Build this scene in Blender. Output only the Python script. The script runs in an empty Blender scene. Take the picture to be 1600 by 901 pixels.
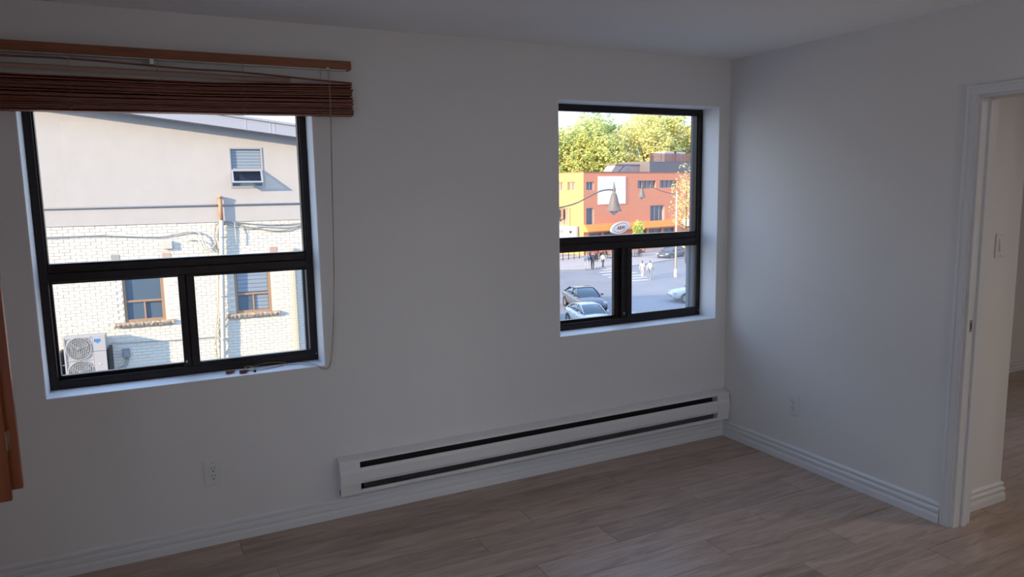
import bpy, bmesh, math, random
from mathutils import Vector, Matrix
random.seed(7)
R = math.radians
S = bpy.context.scene
COL = S.collection

# ------------------------------------------------------------------ camera
cam_d = bpy.data.cameras.new('camera'); cam = bpy.data.objects.new('camera', cam_d); COL.objects.link(cam)
cam_d.sensor_width = 36; cam_d.lens = 1130.85 / 1600 * 36; cam_d.clip_start = .05; cam_d.clip_end = 1500
_r = Vector((0.89290738, -0.44992529, -0.01684163)); _u = Vector((0.07535526, 0.11246016, 0.99079478)); _f = Vector((0.44388962, 0.88595708, -0.13432074))
M_ = Matrix((_r, _u, -_f)).transposed().to_4x4(); M_.translation = (-3.3636, -3.5766, 1.6514)
cam.matrix_world = M_
S.camera = cam
# ------------------------------------------------------------------ exposure
S.view_settings.view_transform = 'Standard'; S.view_settings.look = 'None'
S.view_settings.exposure = 0.0; S.view_settings.gamma = 1; S.view_settings.use_curve_mapping = False
# ------------------------------------------------------------------ sky
w = bpy.data.worlds.new('sky'); S.world = w; w.use_nodes = True
nt = w.node_tree; nt.nodes.clear()
tc = nt.nodes.new('ShaderNodeTexCoord'); sp = nt.nodes.new('ShaderNodeSeparateXYZ'); rp = nt.nodes.new('ShaderNodeValToRGB')
bg = nt.nodes.new('ShaderNodeBackground'); wo = nt.nodes.new('ShaderNodeOutputWorld')
nt.links.new(tc.outputs['Generated'], sp.inputs[0]); nt.links.new(sp.outputs['Z'], rp.inputs[0])
rp.color_ramp.elements[0].position = 0; rp.color_ramp.elements[0].color = (.81, .95, 1.06, 1)
rp.color_ramp.elements[1].position = .7; rp.color_ramp.elements[1].color = (.44, .69, 1.16, 1)
nt.links.new(rp.outputs[0], bg.inputs[0]); bg.inputs[1].default_value = 2.6
nt.links.new(bg.outputs[0], wo.inputs[0])
# ------------------------------------------------------------------ sun: low, warm, from the left and slightly behind the viewer
A1 = R(-4)
U1 = Vector((math.cos(A1), math.sin(A1), 0)); N1 = Vector((-math.sin(A1), math.cos(A1), 0))
TRAVEL = (U1 * .90 + N1 * .36 + Vector((0, 0, -.27))).normalized()
sd = bpy.data.lights.new('sun', 'SUN'); sd.energy = 12.0; sd.angle = R(.6); sd.color = (1, .78, .50)
so = bpy.data.objects.new('sun', sd); COL.objects.link(so); so.rotation_euler = TRAVEL.to_track_quat('-Z', 'Y').to_euler(); so.location = (-8, -8, 12)
# ------------------------------------------------------------------ added fill lamp behind the viewer (its globe is built further down)
FILL_L = 26.0
FILL_POS = (-1.0, -4.3, 1.75)

# ================================================================== helpers
def srgb(r, g, b):
    f = lambda c: (c / 255 / 12.92) if c / 255 <= .04045 else ((c / 255 + .055) / 1.055) ** 2.4
    return (f(r), f(g), f(b))
def mat(name, col, rough=.6, metal=0, spec=.5, noise=None, bump=None, emit=None, coords='Object', rnd=0, coat=0):
    """noise=(scale, amount, stretch xyz)  bump=(scale, strength)  rnd = brightness spread per object"""
    m = bpy.data.materials.new(name); m.use_nodes = True; t = m.node_tree; b = t.nodes['Principled BSDF']
    b.inputs['Base Color'].default_value = (*col, 1); b.inputs['Roughness'].default_value = rough; b.inputs['Metallic'].default_value = metal
    b.inputs['Specular IOR Level'].default_value = spec; b.inputs['Coat Weight'].default_value = coat
    c = t.nodes.new('ShaderNodeTexCoord'); cs = c.outputs[coords]; last = None
    if noise:
        mp = t.nodes.new('ShaderNodeMapping'); mp.inputs['Scale'].default_value = noise[2] if len(noise) > 2 else (1, 1, 1); t.links.new(cs, mp.inputs[0])
        n = t.nodes.new('ShaderNodeTexNoise'); n.inputs['Scale'].default_value = noise[0]; n.inputs['Detail'].default_value = 6; t.links.new(mp.outputs[0], n.inputs[0])
        r = t.nodes.new('ShaderNodeMapRange'); r.inputs[1].default_value = .3; r.inputs[2].default_value = .7; r.inputs[3].default_value = 1 - noise[1]; r.inputs[4].default_value = 1 + noise[1]
        t.links.new(n.outputs[0], r.inputs[0])
        h = t.nodes.new('ShaderNodeVectorMath'); h.operation = 'SCALE'; h.inputs[0].default_value = col; t.links.new(r.outputs[0], h.inputs['Scale']); last = h.outputs[0]
    if rnd:
        oi = t.nodes.new('ShaderNodeObjectInfo'); r2 = t.nodes.new('ShaderNodeMapRange'); r2.inputs[3].default_value = 1 - rnd; r2.inputs[4].default_value = 1 + rnd; t.links.new(oi.outputs['Random'], r2.inputs[0])
        h2 = t.nodes.new('ShaderNodeVectorMath'); h2.operation = 'SCALE'
        if last: t.links.new(last, h2.inputs[0])
        else: h2.inputs[0].default_value = col
        t.links.new(r2.outputs[0], h2.inputs['Scale']); last = h2.outputs[0]
    if last: t.links.new(last, b.inputs['Base Color'])
    if bump:
        n = t.nodes.new('ShaderNodeTexNoise'); n.inputs['Scale'].default_value = bump[0]; n.inputs['Detail'].default_value = 3; t.links.new(cs, n.inputs[0])
        bp = t.nodes.new('ShaderNodeBump'); bp.inputs['Strength'].default_value = bump[1]; bp.inputs['Distance'].default_value = .002 if len(bump) < 3 else bump[2]
        t.links.new(n.outputs[0], bp.inputs['Height']); t.links.new(bp.outputs[0], b.inputs['Normal'])
    if emit: b.inputs['Emission Color'].default_value = (*emit[:3], 1); b.inputs['Emission Strength'].default_value = emit[3]
    return m
def glass(name, tint=(1, 1, 1), refl=.02, haze=0, hazecol=(.8, .82, .85)):
    m = bpy.data.materials.new(name); m.use_nodes = True; t = m.node_tree; t.nodes.clear()
    tr = t.nodes.new('ShaderNodeBsdfTransparent'); tr.inputs[0].default_value = (*tint, 1)
    gl = t.nodes.new('ShaderNodeBsdfGlossy'); gl.inputs['Roughness'].default_value = .02
    lw = t.nodes.new('ShaderNodeLayerWeight'); lw.inputs[0].default_value = .12
    mm = t.nodes.new('ShaderNodeMath'); mm.operation = 'MULTIPLY_ADD'; mm.inputs[1].default_value = .35; mm.inputs[2].default_value = refl; t.links.new(lw.outputs['Fresnel'], mm.inputs[0])
    mx = t.nodes.new('ShaderNodeMixShader'); t.links.new(mm.outputs[0], mx.inputs[0]); t.links.new(tr.outputs[0], mx.inputs[1]); t.links.new(gl.outputs[0], mx.inputs[2])
    o = t.nodes.new('ShaderNodeOutputMaterial'); out = mx.outputs[0]
    if haze:
        d = t.nodes.new('ShaderNodeBsdfTranslucent'); d.inputs[0].default_value = (*hazecol, 1)
        m2 = t.nodes.new('ShaderNodeMixShader'); m2.inputs[0].default_value = haze; t.links.new(out, m2.inputs[1]); t.links.new(d.outputs[0], m2.inputs[2]); out = m2.outputs[0]
    t.links.new(out, o.inputs[0]); return m

class MB:
    def __init__(s): s.v = []; s.f = []; s.mi = []; s.sm = []; s.cur = 0; s.smooth = False
    def add(s, vs, fs):
        o = len(s.v); s.v += [tuple(p) for p in vs]
        for f in fs: s.f.append(tuple(i + o for i in f)); s.mi.append(s.cur); s.sm.append(s.smooth)
        return s
    def box(s, x0, x1, y0, y1, z0, z1, M=None):
        if x0 > x1: x0, x1 = x1, x0
        if y0 > y1: y0, y1 = y1, y0
        if z0 > z1: z0, z1 = z1, z0
        vs = [(x, y, z) for z in (z0, z1) for x, y in ((x0, y0), (x1, y0), (x1, y1), (x0, y1))]
        if M: vs = [M @ Vector(p) for p in vs]
        return s.add(vs, [(3, 2, 1, 0), (4, 5, 6, 7), (0, 1, 5, 4), (1, 2, 6, 5), (2, 3, 7, 6), (3, 0, 4, 7)])
    def prism(s, poly, axis, a, b):
        """extrude a 2D polygon along an axis ('x': poly is (y,z); 'y': (x,z); 'z': (x,y))"""
        n = len(poly)
        P = lambda p, t: (t, p[0], p[1]) if axis == 'x' else ((p[0], t, p[1]) if axis == 'y' else (p[0], p[1], t))
        vs = [P(p, a) for p in poly] + [P(p, b) for p in poly]
        fs = [tuple(range(n)), tuple(range(2 * n - 1, n - 1, -1))] + [(i, i + n, (i + 1) % n + n, (i + 1) % n) for i in range(n)]
        return s.add(vs, fs)
    def tube(s, pts, r, seg=8, cap=True):
        pts = [Vector(p) for p in pts]; rs = r if isinstance(r, (list, tuple)) else [r] * len(pts); rings = []; prev = None
        for i, p in enumerate(pts):
            d = (pts[min(i + 1, len(pts) - 1)] - pts[max(i - 1, 0)]).normalized()
            a = prev if prev is not None else (Vector((0, 0, 1)) if abs(d.z) < .9 else Vector((1, 0, 0)))
            x = d.cross(a)
            x = x.normalized() if x.length > 1e-6 else d.orthogonal().normalized()
            y = d.cross(x).normalized(); prev = -y if False else a
            rings.append([p + rs[i] * (math.cos(2 * math.pi * k / seg) * x + math.sin(2 * math.pi * k / seg) * y) for k in range(seg)])
        vs = [q for rg in rings for q in rg]; fs = []
        for i in range(len(pts) - 1):
            for k in range(seg): a, b = i * seg + k, i * seg + (k + 1) % seg; fs.append((a, b, b + seg, a + seg))
        if cap: fs += [tuple(range(seg - 1, -1, -1)), tuple(range((len(pts) - 1) * seg, len(pts) * seg))]
        sm = s.smooth; s.smooth = seg > 5; s.add(vs, fs); s.smooth = sm; return s
    def lathe(s, prof, c=(0, 0, 0), seg=20, axis='z'):
        vs = []
        for r, h in prof:
            for k in range(seg):
                a = 2 * math.pi * k / seg; x, y = r * math.cos(a), r * math.sin(a)
                vs.append((c[0] + x, c[1] + y, c[2] + h) if axis == 'z' else (c[0] + x, c[1] + h, c[2] + y) if axis == 'y' else (c[0] + h, c[1] + x, c[2] + y))
        fs = [(i * seg + k, i * seg + (k + 1) % seg, (i + 1) * seg + (k + 1) % seg, (i + 1) * seg + k) for i in range(len(prof) - 1) for k in range(seg)]
        sm = s.smooth; s.smooth = True; s.add(vs, fs); s.smooth = sm; return s
    def disc(s, c, r, axis='y', seg=20, rx=None):
        rx = rx or r
        vs = [(c[0] + rx * math.cos(2 * math.pi * k / seg), c[1], c[2] + r * math.sin(2 * math.pi * k / seg)) if axis == 'y' else (c[0] + rx * math.cos(2 * math.pi * k / seg), c[1] + r * math.sin(2 * math.pi * k / seg), c[2]) for k in range(seg)]
        return s.add(vs, [tuple(range(seg))])
    def build(s, name, m, parent=None, bevel=0, fix=True):
        me = bpy.data.meshes.new(name); me.from_pydata(s.v, [], s.f)
        for mm in (m if isinstance(m, (list, tuple)) else [m]): me.materials.append(mm)
        me.polygons.foreach_set('material_index', s.mi); me.polygons.foreach_set('use_smooth', s.sm)
        if fix:
            b = bmesh.new(); b.from_mesh(me); bmesh.ops.recalc_face_normals(b, faces=b.faces); b.to_mesh(me); b.free()
        me.update(); o = bpy.data.objects.new(name, me); COL.objects.link(o)
        if parent: o.parent = parent
        if bevel:
            bv = o.modifiers.new('bevel', 'BEVEL'); bv.width = bevel; bv.segments = 2; bv.limit_method = 'ANGLE'; bv.angle_limit = R(40)
        return o
def tag(o, label=None, cat=None, group=None, kind=None):
    if label: o['label'] = label
    if cat: o['category'] = cat
    if group: o['group'] = group
    if kind: o['kind'] = kind
    return o
def empty(name, loc=(0, 0, 0), rz=0, **k):
    o = bpy.data.objects.new(name, None); COL.objects.link(o); o.location = loc; o.rotation_euler = (0, 0, rz); o.empty_display_size = .1
    return tag(o, **k)
def bx(name, m, b, parent=None, bevel=0): return MB().box(*b).build(name, m, parent, bevel)
def text(name, body, size, m, parent, loc, rot, ext=.004, shear=0, font_bold=0):
    c = bpy.data.curves.new(name, 'FONT'); c.body = body; c.size = size; c.extrude = ext; c.shear = shear; c.offset = font_bold; c.align_x = 'CENTER'; c.align_y = 'CENTER'; c.resolution_u = 3
    c.materials.append(m); tmp = bpy.data.objects.new('tmp', c); COL.objects.link(tmp); bpy.context.view_layer.update()
    me = bpy.data.meshes.new_from_object(tmp.evaluated_get(bpy.context.evaluated_depsgraph_get())); bpy.data.objects.remove(tmp); bpy.data.curves.remove(c)
    o = bpy.data.objects.new(name, me); COL.objects.link(o); o.parent = parent; o.location = loc; o.rotation_euler = rot
    return o
def smooth_path(pts, n=6):
    pts = [Vector(p) for p in pts]; out = []
    for i in range(len(pts) - 1):
        p0, p1, p2, p3 = pts[max(i - 1, 0)], pts[i], pts[i + 1], pts[min(i + 2, len(pts) - 1)]
        for k in range(n):
            t = k / n; out.append(.5 * ((2 * p1) + (p2 - p0) * t + (2 * p0 - 5 * p1 + 4 * p2 - p3) * t * t + (3 * p1 - p0 - 3 * p2 + p3) * t ** 3))
    return out + [pts[-1]]

# ================================================================== materials
WALL = mat('wall_paint', (.77, .75, .735), .75, spec=.25, bump=(160, .18), noise=(1.3, .012))
CEIL = mat('ceiling_paint', (.92, .91, .90), .8, spec=.2, bump=(90, .15))
TRIM = mat('trim_paint', (.74, .74, .75), .42, spec=.4)
REVEAL = mat('reveal_paint', (.88, .88, .90), .5, spec=.4)
PLASTIC = mat('ivory_plastic', (.74, .73, .71), .35)
HEATM = mat('heater_enamel', (.78, .76, .75), .38)
HDARK = mat('heater_dark', (.015, .013, .013), .6)
FIN = mat('heater_fins', (.35, .35, .36), .4, .6)
BROWN = mat('brown_aluminium', (.016, .010, .010), .34, .0, .35, noise=(14, .35, (1, 1, 4)))
BLUEG = mat('exterior_aluminium', (.07, .085, .11), .45)
PANE = glass('window_glass')
PANEH = glass('window_glass_hazy', haze=.08)
HEADW = mat('orange_stained_wood', (.24, .072, .022), .4, noise=(5, .25, (1, 12, 12)))
SHUTW = mat('honey_stained_wood', (.26, .060, .011), .38, noise=(4, .22, (14, 14, 1)))
SLATM = mat('reddish_brown_slat', (.19, .050, .025), .45, noise=(9, .35, (1, 20, 20)), rnd=.3)
SLATP = mat('pale_wood_slat', (.42, .27, .20), .5)
CORD = mat('tan_cord', (.36, .27, .17), .8)
METAL = mat('metal', (.6, .58, .55), .35, .9)
PLACE_DARK = mat('slot_black', (.02, .02, .02), .6)

def plank_mat():
    m = bpy.data.materials.new('oak_plank'); m.use_nodes = True; t = m.node_tree; b = t.nodes['Principled BSDF']; b.inputs['Roughness'].default_value = .36; b.inputs['Specular IOR Level'].default_value = .45
    c = t.nodes.new('ShaderNodeTexCoord'); oi = t.nodes.new('ShaderNodeObjectInfo'); ml = t.nodes.new('ShaderNodeMath'); ml.operation = 'MULTIPLY'; ml.inputs[1].default_value = 37; t.links.new(oi.outputs['Random'], ml.inputs[0])
    ad = t.nodes.new('ShaderNodeVectorMath'); ad.operation = 'ADD'; t.links.new(c.outputs['Object'], ad.inputs[0]); t.links.new(ml.outputs[0], ad.inputs[1])
    mp = t.nodes.new('ShaderNodeMapping'); mp.inputs['Scale'].default_value = (1.2, 9, 1); t.links.new(ad.outputs[0], mp.inputs[0])
    n = t.nodes.new('ShaderNodeTexNoise'); n.inputs['Scale'].default_value = 2.2; n.inputs['Detail'].default_value = 9; n.inputs['Roughness'].default_value = .62; n.inputs['Distortion'].default_value = 1.1; t.links.new(mp.outputs[0], n.inputs[0])
    r = t.nodes.new('ShaderNodeValToRGB'); e = r.color_ramp.elements; e[0].position = .3; e[0].color = (.30, .208, .158, 1); e[1].position = .72; e[1].color = (.53, .41, .345, 1); e.new(.5).color = (.415, .305, .24, 1); t.links.new(n.outputs[0], r.inputs[0])
    mr = t.nodes.new('ShaderNodeMapRange'); mr.inputs[3].default_value = .86; mr.inputs[4].default_value = 1.14; t.links.new(oi.outputs['Random'], mr.inputs[0])
    sc = t.nodes.new('ShaderNodeVectorMath'); sc.operation = 'SCALE'; t.links.new(r.outputs[0], sc.inputs[0]); t.links.new(mr.outputs[0], sc.inputs['Scale']); t.links.new(sc.outputs[0], b.inputs['Base Color'])
    bp = t.nodes.new('ShaderNodeBump'); bp.inputs['Strength'].default_value = .12; bp.inputs['Distance'].default_value = .001; t.links.new(n.outputs[0], bp.inputs['Height']); t.links.new(bp.outputs[0], b.inputs['Normal'])
    return m
PLANK = plank_mat()
SUB = mat('underlay', (.10, .07, .055), .9)

# ================================================================== room shell
XL, YR, H = -4.2, -5.6, 2.44          # left wall, rear wall, ceiling
HX, HY = 4.6, -5.6                    # far side of the room beyond the doorway
WT = .235                             # window wall thickness
W1 = (-3.806, -2.620); W2 = (-1.267, -.086); WZ = (.798, 2.150)
HW = (1.0, 2.2)                       # added window that lights the next room (hidden behind the pier)

def wall_with_holes(name, axis, a0, a1, z0, z1, t0, t1, holes, m, reveal=None):
    """axis 'x': runs along x, thick in y (t0..t1). holes = [(a,b,z0,z1)]"""
    mb = MB(); hs = sorted(holes); cur = a0
    P = (lambda a, b, c, d: mb.box(a, b, t0, t1, c, d)) if axis == 'x' else (lambda a, b, c, d: mb.box(t0, t1, a, b, c, d))
    for a, b, c, d in hs:
        P(cur, a, z0, z1)
        if c > z0: P(a, b, z0, c)
        if d < z1: P(a, b, d, z1)
        cur = b
    P(cur, a1, z0, z1)
    return tag(mb.build(name, m), kind='structure')
wb = wall_with_holes('wall_back', 'x', XL - .2, HX + .2, -.35, H + .3, 0, WT, [(*W1, *WZ), (*W2, *WZ), (*HW, *WZ)], WALL)
wall_with_holes('wall_left', 'y', YR - .2, 0, -.35, H + .3, XL - .2, XL, [(-4.9, -2.2, .45, 2.28)], WALL)
wall_with_holes('wall_rear', 'x', XL, HX + .2, -.35, H + .3, YR - .2, YR, [], WALL)
DY0, DY1, DZ = -1.552, -2.372, 2.045
wall_with_holes('wall_right', 'y', YR, 0, 0, H, 0, .12, [(DY1, DY0, -.01, DZ)], WALL)
wall_with_holes('wall_hall', 'y', YR, 0, -.35, H + .3, HX, HX + .2, [], WALL)
tag(bx('ceiling', CEIL, (XL, HX, YR, 0, H, H + .3)), kind='structure')
tag(bx('trim_1', WALL, (.12, .524, -1.485, 0, 0, H)), kind='structure', label='white pier wall with light switch seen through the doorway')
# reveals of the two windows: bright painted lining
for i, (a, b) in enumerate((W1, W2)):
    mb = MB(); z0, z1 = WZ; e = .004
    mb.box(a, b, -.001, .150, z0 - .001, z0 + e).box(a, b, -.001, .150, z1 - e, z1 + .001).box(a - .001, a + e, -.001, .150, z0, z1).box(b - e, b + .001, -.001, .150, z0, z1)
    tag(mb.build('trim_%d' % (i + 2), REVEAL), kind='structure', label='white painted window reveal and sill')

# floor: planks laid along x
fl = tag(bx('floor', SUB, (XL, HX, YR, 0, -.30, -.010)), kind='structure')
def plank(x0, x1, y0, y1):
    g = .0008; c = .0022; x0 += g; x1 -= g; y0 += g; y1 -= g; cx, cy = (x0 + x1) / 2, (y0 + y1) / 2
    X, Y = (x1 - x0) / 2, (y1 - y0) / 2; mb = MB()
    vs = [(-X, -Y, -.009), (X, -Y, -.009), (X, Y, -.009), (-X, Y, -.009), (-X, -Y, -.0012), (X, -Y, -.0012), (X, Y, -.0012), (-X, Y, -.0012),
          (-X + c, -Y + c, 0), (X - c, -Y + c, 0), (X - c, Y - c, 0), (-X + c, Y - c, 0)]
    mb.add(vs, [(0, 1, 5, 4), (1, 2, 6, 5), (2, 3, 7, 6), (3, 0, 4, 7), (4, 5, 9, 8), (5, 6, 10, 9), (6, 7, 11, 10), (7, 4, 8, 11), (8, 9, 10, 11)])
    o = mb.build('plank', PLANK, fl, fix=False); o.location = (cx, cy, 0); return o
PW, PL = .182, 1.22
rows = int(-YR / PW) + 1
for r in range(rows):
    y1 = -r * PW; y0 = max(YR, y1 - PW)
    off = (r * .41 + random.random() * .25) % 1 * PL
    xe = HX if (-3.2 < y0) else 0.06
    x = XL - off
    while x < xe:
        a, b = max(x, XL), min(x + PL, xe); x += PL
        if b - a < .02: continue
        if y0 > DY0 - .02 and a < .12 and b > .12:      # right wall stands here: floor stops at it
            if a < -.05: plank(a, 0.0, y0, y1)
            if b > .6: plank(.55, b, y0, y1)
            continue
        if y0 > -1.5 and b <= .56 and a > 0: continue
        plank(a, b, y0, y1)

# baseboards: stepped profile, swept
PROF = [(0, 0), (.019, 0), (.0195, .032), (.016, .044), (.009, .048), (.009, .052), (.0165, .055), (.0165, .067), (.0115, .075), (.005, .078), (.005, .082), (.0115, .085), (.0115, .094), (.006, .101), (0, .104)]
def baseboard(name, pts, closed=False):
    """pts: 2D polyline with the room on its left side when walking"""
    pts = [Vector(p) for p in pts]; mb = MB(); n = len(PROF); vs = []
    for i, p in enumerate(pts):
        d0 = (p - pts[i - 1]).normalized() if i else None; d1 = (pts[i + 1] - p).normalized() if i < len(pts) - 1 else None
        n0 = Vector((-d0.y, d0.x)) if d0 else None; n1 = Vector((-d1.y, d1.x)) if d1 else None
        if d0 is None: nn = n1
        elif d1 is None: nn = n0
        else: nn = (n0 + n1) / (1 + n0.dot(n1))
        vs += [(p.x + nn.x * t, p.y + nn.y * t, z) for t, z in PROF]
    fs = [(i * n + k, i * n + k + 1, (i + 1) * n + k + 1, (i + 1) * n + k) for i in range(len(pts) - 1) for k in range(n - 1)]
    fs += [tuple(range(n)), tuple(range(len(vs) - 1, len(vs) - n - 1, -1))]
    mb.add(vs, fs); return tag(mb.build(name, TRIM), kind='structure')
baseboard('baseboard_back', [(0, 0), (XL, 0)])
baseboard('baseboard_right', [(0, DY0 + .048), (0, 0)])
baseboard('baseboard_left', [(XL, 0), (XL, YR), (0, YR)])
baseboard('baseboard_pier', [(.524, 0), (.524, -1.485), (.12, -1.485)])
baseboard('baseboard_hall', [(HX, HY), (HX, 0), (.524, 0)])

# doorway: casing, jamb, stop, strike plate
d1 = tag(empty('door_1', (0, (DY0 + DY1) / 2, 0)), kind='structure', label='cased doorway without a door leaf in the right wall')
oy = -(DY0 + DY1) / 2
def casing_leg(ya, yb):
    mb = MB(); s_ = 1 if yb > ya else -1
    mb.box(-.013, 0, ya, yb, 0, 2.082).box(-.017, -.013, yb - s_ * .014, yb - s_ * .003, 0, 2.079).box(-.015, -.013, ya + s_ * .004, ya + s_ * .010, 0, 2.045)
    return mb
for ya, yb in ((DY0 - .004, DY0 + .046), (DY1 + .004, DY1 - .046)):
    o = casing_leg(ya, yb).build('casing', TRIM, d1, .002); o.location.y = oy
o = MB().box(-.013, 0, DY1 - .046, DY0 + .046, 2.036, 2.082).box(-.017, -.013, DY1 - .044, DY0 + .044, 2.067, 2.079).build('casing_head', TRIM, d1, .002); o.location = (-.0015, oy, .001)
for ya, yb in ((DY0 - .019, DY0), (DY1, DY1 + .019)):
    o = MB().box(.0, .128, ya, yb, 0, DZ - .019).build('jamb', TRIM, d1, .0015); o.location.y = oy
o = MB().box(.0, .128, DY1, DY0, DZ - .019, DZ).build('jamb_head', TRIM, d1, .0015); o.location.y = oy
for ya, yb in ((DY0 - .030, DY0 - .019), (DY1 + .019, DY1 + .030)):
    o = MB().box(.052, .084, ya, yb, 0, DZ - .03).build('door_stop', TRIM, d1, .0015); o.location.y = oy
o = MB().box(.018, .034, DY0 - .0215, DY0 - .0185, .962, 1.018).build('strike_plate', METAL, d1); o.location.y = oy
o = MB().box(.022, .030, DY0 - .0222, DY0 - .0212, .975, 1.005).build('latch_hole', PLACE_DARK, d1); o.location.y = oy

# ================================================================== windows
def window(idx, x0, x1, lr, label, haze=False):
    z0, z1 = WZ; root = tag(empty('window_%d' % idx, (x0, .15, z0)), kind='structure', label=label)
    def P(name, m, *bs, bev=.003):
        mb = MB()
        for b in bs: mb.box(*b)
        o = mb.build(name, m, root, bev); o.location = (-x0, -.15, -z0); return o
    # outer frame, two steps
    a, b, c, d = x0 + .004, x1 - .004, z0 + .004, z1 - .004; w_ = .033; ya, yb = .150, .188
    P('outer_frame', BROWN, (a, a + w_, ya, yb, c, d), (b - w_, b, ya, yb, c, d), (a + w_, b - w_, ya, yb, c, c + .032), (a + w_, b - w_, ya, yb, d - .030, d))
    P('transom', BROWN, (a + w_, b - w_, .146, yb, 1.283, 1.322), (a + w_, b - w_, .156, yb, 1.322, 1.357))
    # upper light: bead and pane
    P('glazing_bead', BROWN, (a + w_, a + w_ + .008, .158, .20, 1.357, d - .03), (b - w_ - .008, b - w_, .158, .20, 1.357, d - .03), (a + w_ + .008, b - w_ - .008, .158, .20, d - .038, d - .03), (a + w_ + .008, b - w_ - .008, .158, .20, 1.357, 1.364), bev=.002)
    P('upper_pane', PANE, (a + w_ + .004, b - w_ - .004, .184, .187, 1.358, d - .033), bev=0)
    # exterior storm frame behind the right and left edges
    P('storm_frame', BLUEG, (b - w_, b, .1885, .228, c, d), (a, a + w_, .1885, .228, c, d), (a + w_, b - w_, .1885, .228, d - .030, d), (a + w_, b - w_, .2145, .228, 1.283, 1.357), (a + w_, b - w_, .1885, .228, c, c + .032), (b - w_ - .012, b - w_, .2145, .242, c + .032, 1.283), bev=.002)
    # lower sliders
    zl, zh = c + .032, 1.283
    sl = P('sash', BROWN, (a + w_ - .002, a + w_ + .010, .186, .214, zl, zh), (x0 + lr, x0 + lr + .052, .186, .214, zl, zh), (a + w_ + .010, x0 + lr, .186, .214, zh - .012, zh), (a + w_ + .010, x0 + lr, .186, .214, zl, zl + .022))
    g = MB().box(a + w_ + .008, x0 + lr + .002, .200, .203, zl + .02, zh - .01).build('pane', PANE, sl)
    P('meeting_stile', BROWN, (x0 + .553, x0 + .586, .157, .184, zl, zh))
    sr = P('sash', BROWN, (x0 + .588, x0 + .624, .153, .183, zl, zh), (x0 + 1.146, b - w_ + .002, .153, .183, zl, zh), (x0 + .624, x0 + 1.146, .153, .183, zh - .012, zh), (x0 + .624, x0 + 1.146, .153, .183, zl, zl + .024))
    MB().box(x0 + .622, x0 + 1.148, .168, .171, zl + .02, zh - .01).build('pane', PANEH if haze else PANE, sr)
    P('sash_track', BROWN, (a + w_, b - w_, .1495, .1525, c + .030, c + .040), (a + w_, b - w_, .184, .187, c + .030, c + .038), bev=.001)
    P('latch', METAL, (x0 + .560, x0 + .568, .149, .157, c + .060, c + .070), (b - .012, b - .006, .147, .150, c + .030, c + .036), bev=.001)
    return root
window(1, *W1, .565, 'dark brown window under the wooden blind looking onto a white building')
window(2, *W2, .510, 'dark brown window near the corner looking onto the street', haze=True)
window(3, *HW, .565, 'added window that lights the next room')
def added_window(idx, axis, a0, a1, z0, z1, t):
    root = tag(empty('window_%d' % idx, (0, 0, 0)), kind='structure', label='window added outside the picture to let in side light')
    mb = MB(); B = (lambda a, b, c, d: mb.box(a, b, t - .03, t + .03, c, d)) if axis == 'x' else (lambda a, b, c, d: mb.box(t - .03, t + .03, a, b, c, d))
    B(a0, a0 + .05, z0, z1); B(a1 - .05, a1, z0, z1); B(a0 + .05, a1 - .05, z0, z0 + .05); B(a0 + .05, a1 - .05, z1 - .05, z1)
    mb.build('outer_frame', BROWN, root, .003)
    (MB().box(a0 + .05, a1 - .05, t - .002, t + .002, z0 + .05, z1 - .05) if axis == 'x' else MB().box(t - .002, t + .002, a0 + .05, a1 - .05, z0 + .05, z1 - .05)).build('pane', PANE, root)
added_window(4, 'y', -4.9, -2.2, .45, 2.28, XL - .1)  # added opening, lets soft daylight onto the right wall

# added glowing globe behind the viewer, brightens the room (outside the picture)
LM = mat('fill_globe_glow', (.9, .88, .85), .4, emit=(1, .92, .86, FILL_L)); LM2_ = mat('hall_fill_glow', (.9, .88, .85), .4, emit=(1, .9, .8, .6))
cl = tag(empty('fill_globe', FILL_POS), 'opal globe added behind the viewpoint as fill light', 'lamp')
MB().lathe([(.12 * math.sin(a * math.pi / 12), -.12 * math.cos(a * math.pi / 12)) for a in range(13)], seg=24).build('lamp_shade', LM, cl)
MB().tube([(0, 0, .12), (0, 0, H - FILL_POS[2] - .02)], .006, 8).build('cord', PLASTIC, cl)
MB().lathe([(0, H - FILL_POS[2]), (.05, H - FILL_POS[2]), (.05, H - FILL_POS[2] - .03), (0, H - FILL_POS[2] - .03)]).build('canopy', METAL, cl)
hl = tag(empty('added_hall_lamp', (1.9, -3.3, H)), 'round opal lamp added out of view to brighten the next room', 'lamp')  # added lamp, brightens the pier seen through the doorway
MB().lathe([(0, 0), (.17, 0), (.17, -.02), (0, -.02)]).build('base', METAL, hl)
MB().lathe([(.16, -.02), (.15, -.045), (.10, -.07), (0, -.08)]).build('lamp_shade', LM2_, hl)
l2 = bpy.data.lights.new('hall_fill_light', 'AREA'); l2.shape = 'DISK'; l2.size = .3; l2.energy = 20; l2.color = (1, .9, .8)
l2o = bpy.data.objects.new('hall_fill_light', l2); COL.objects.link(l2o); l2o.location = (0, 0, -.10); l2o.parent = hl

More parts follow.
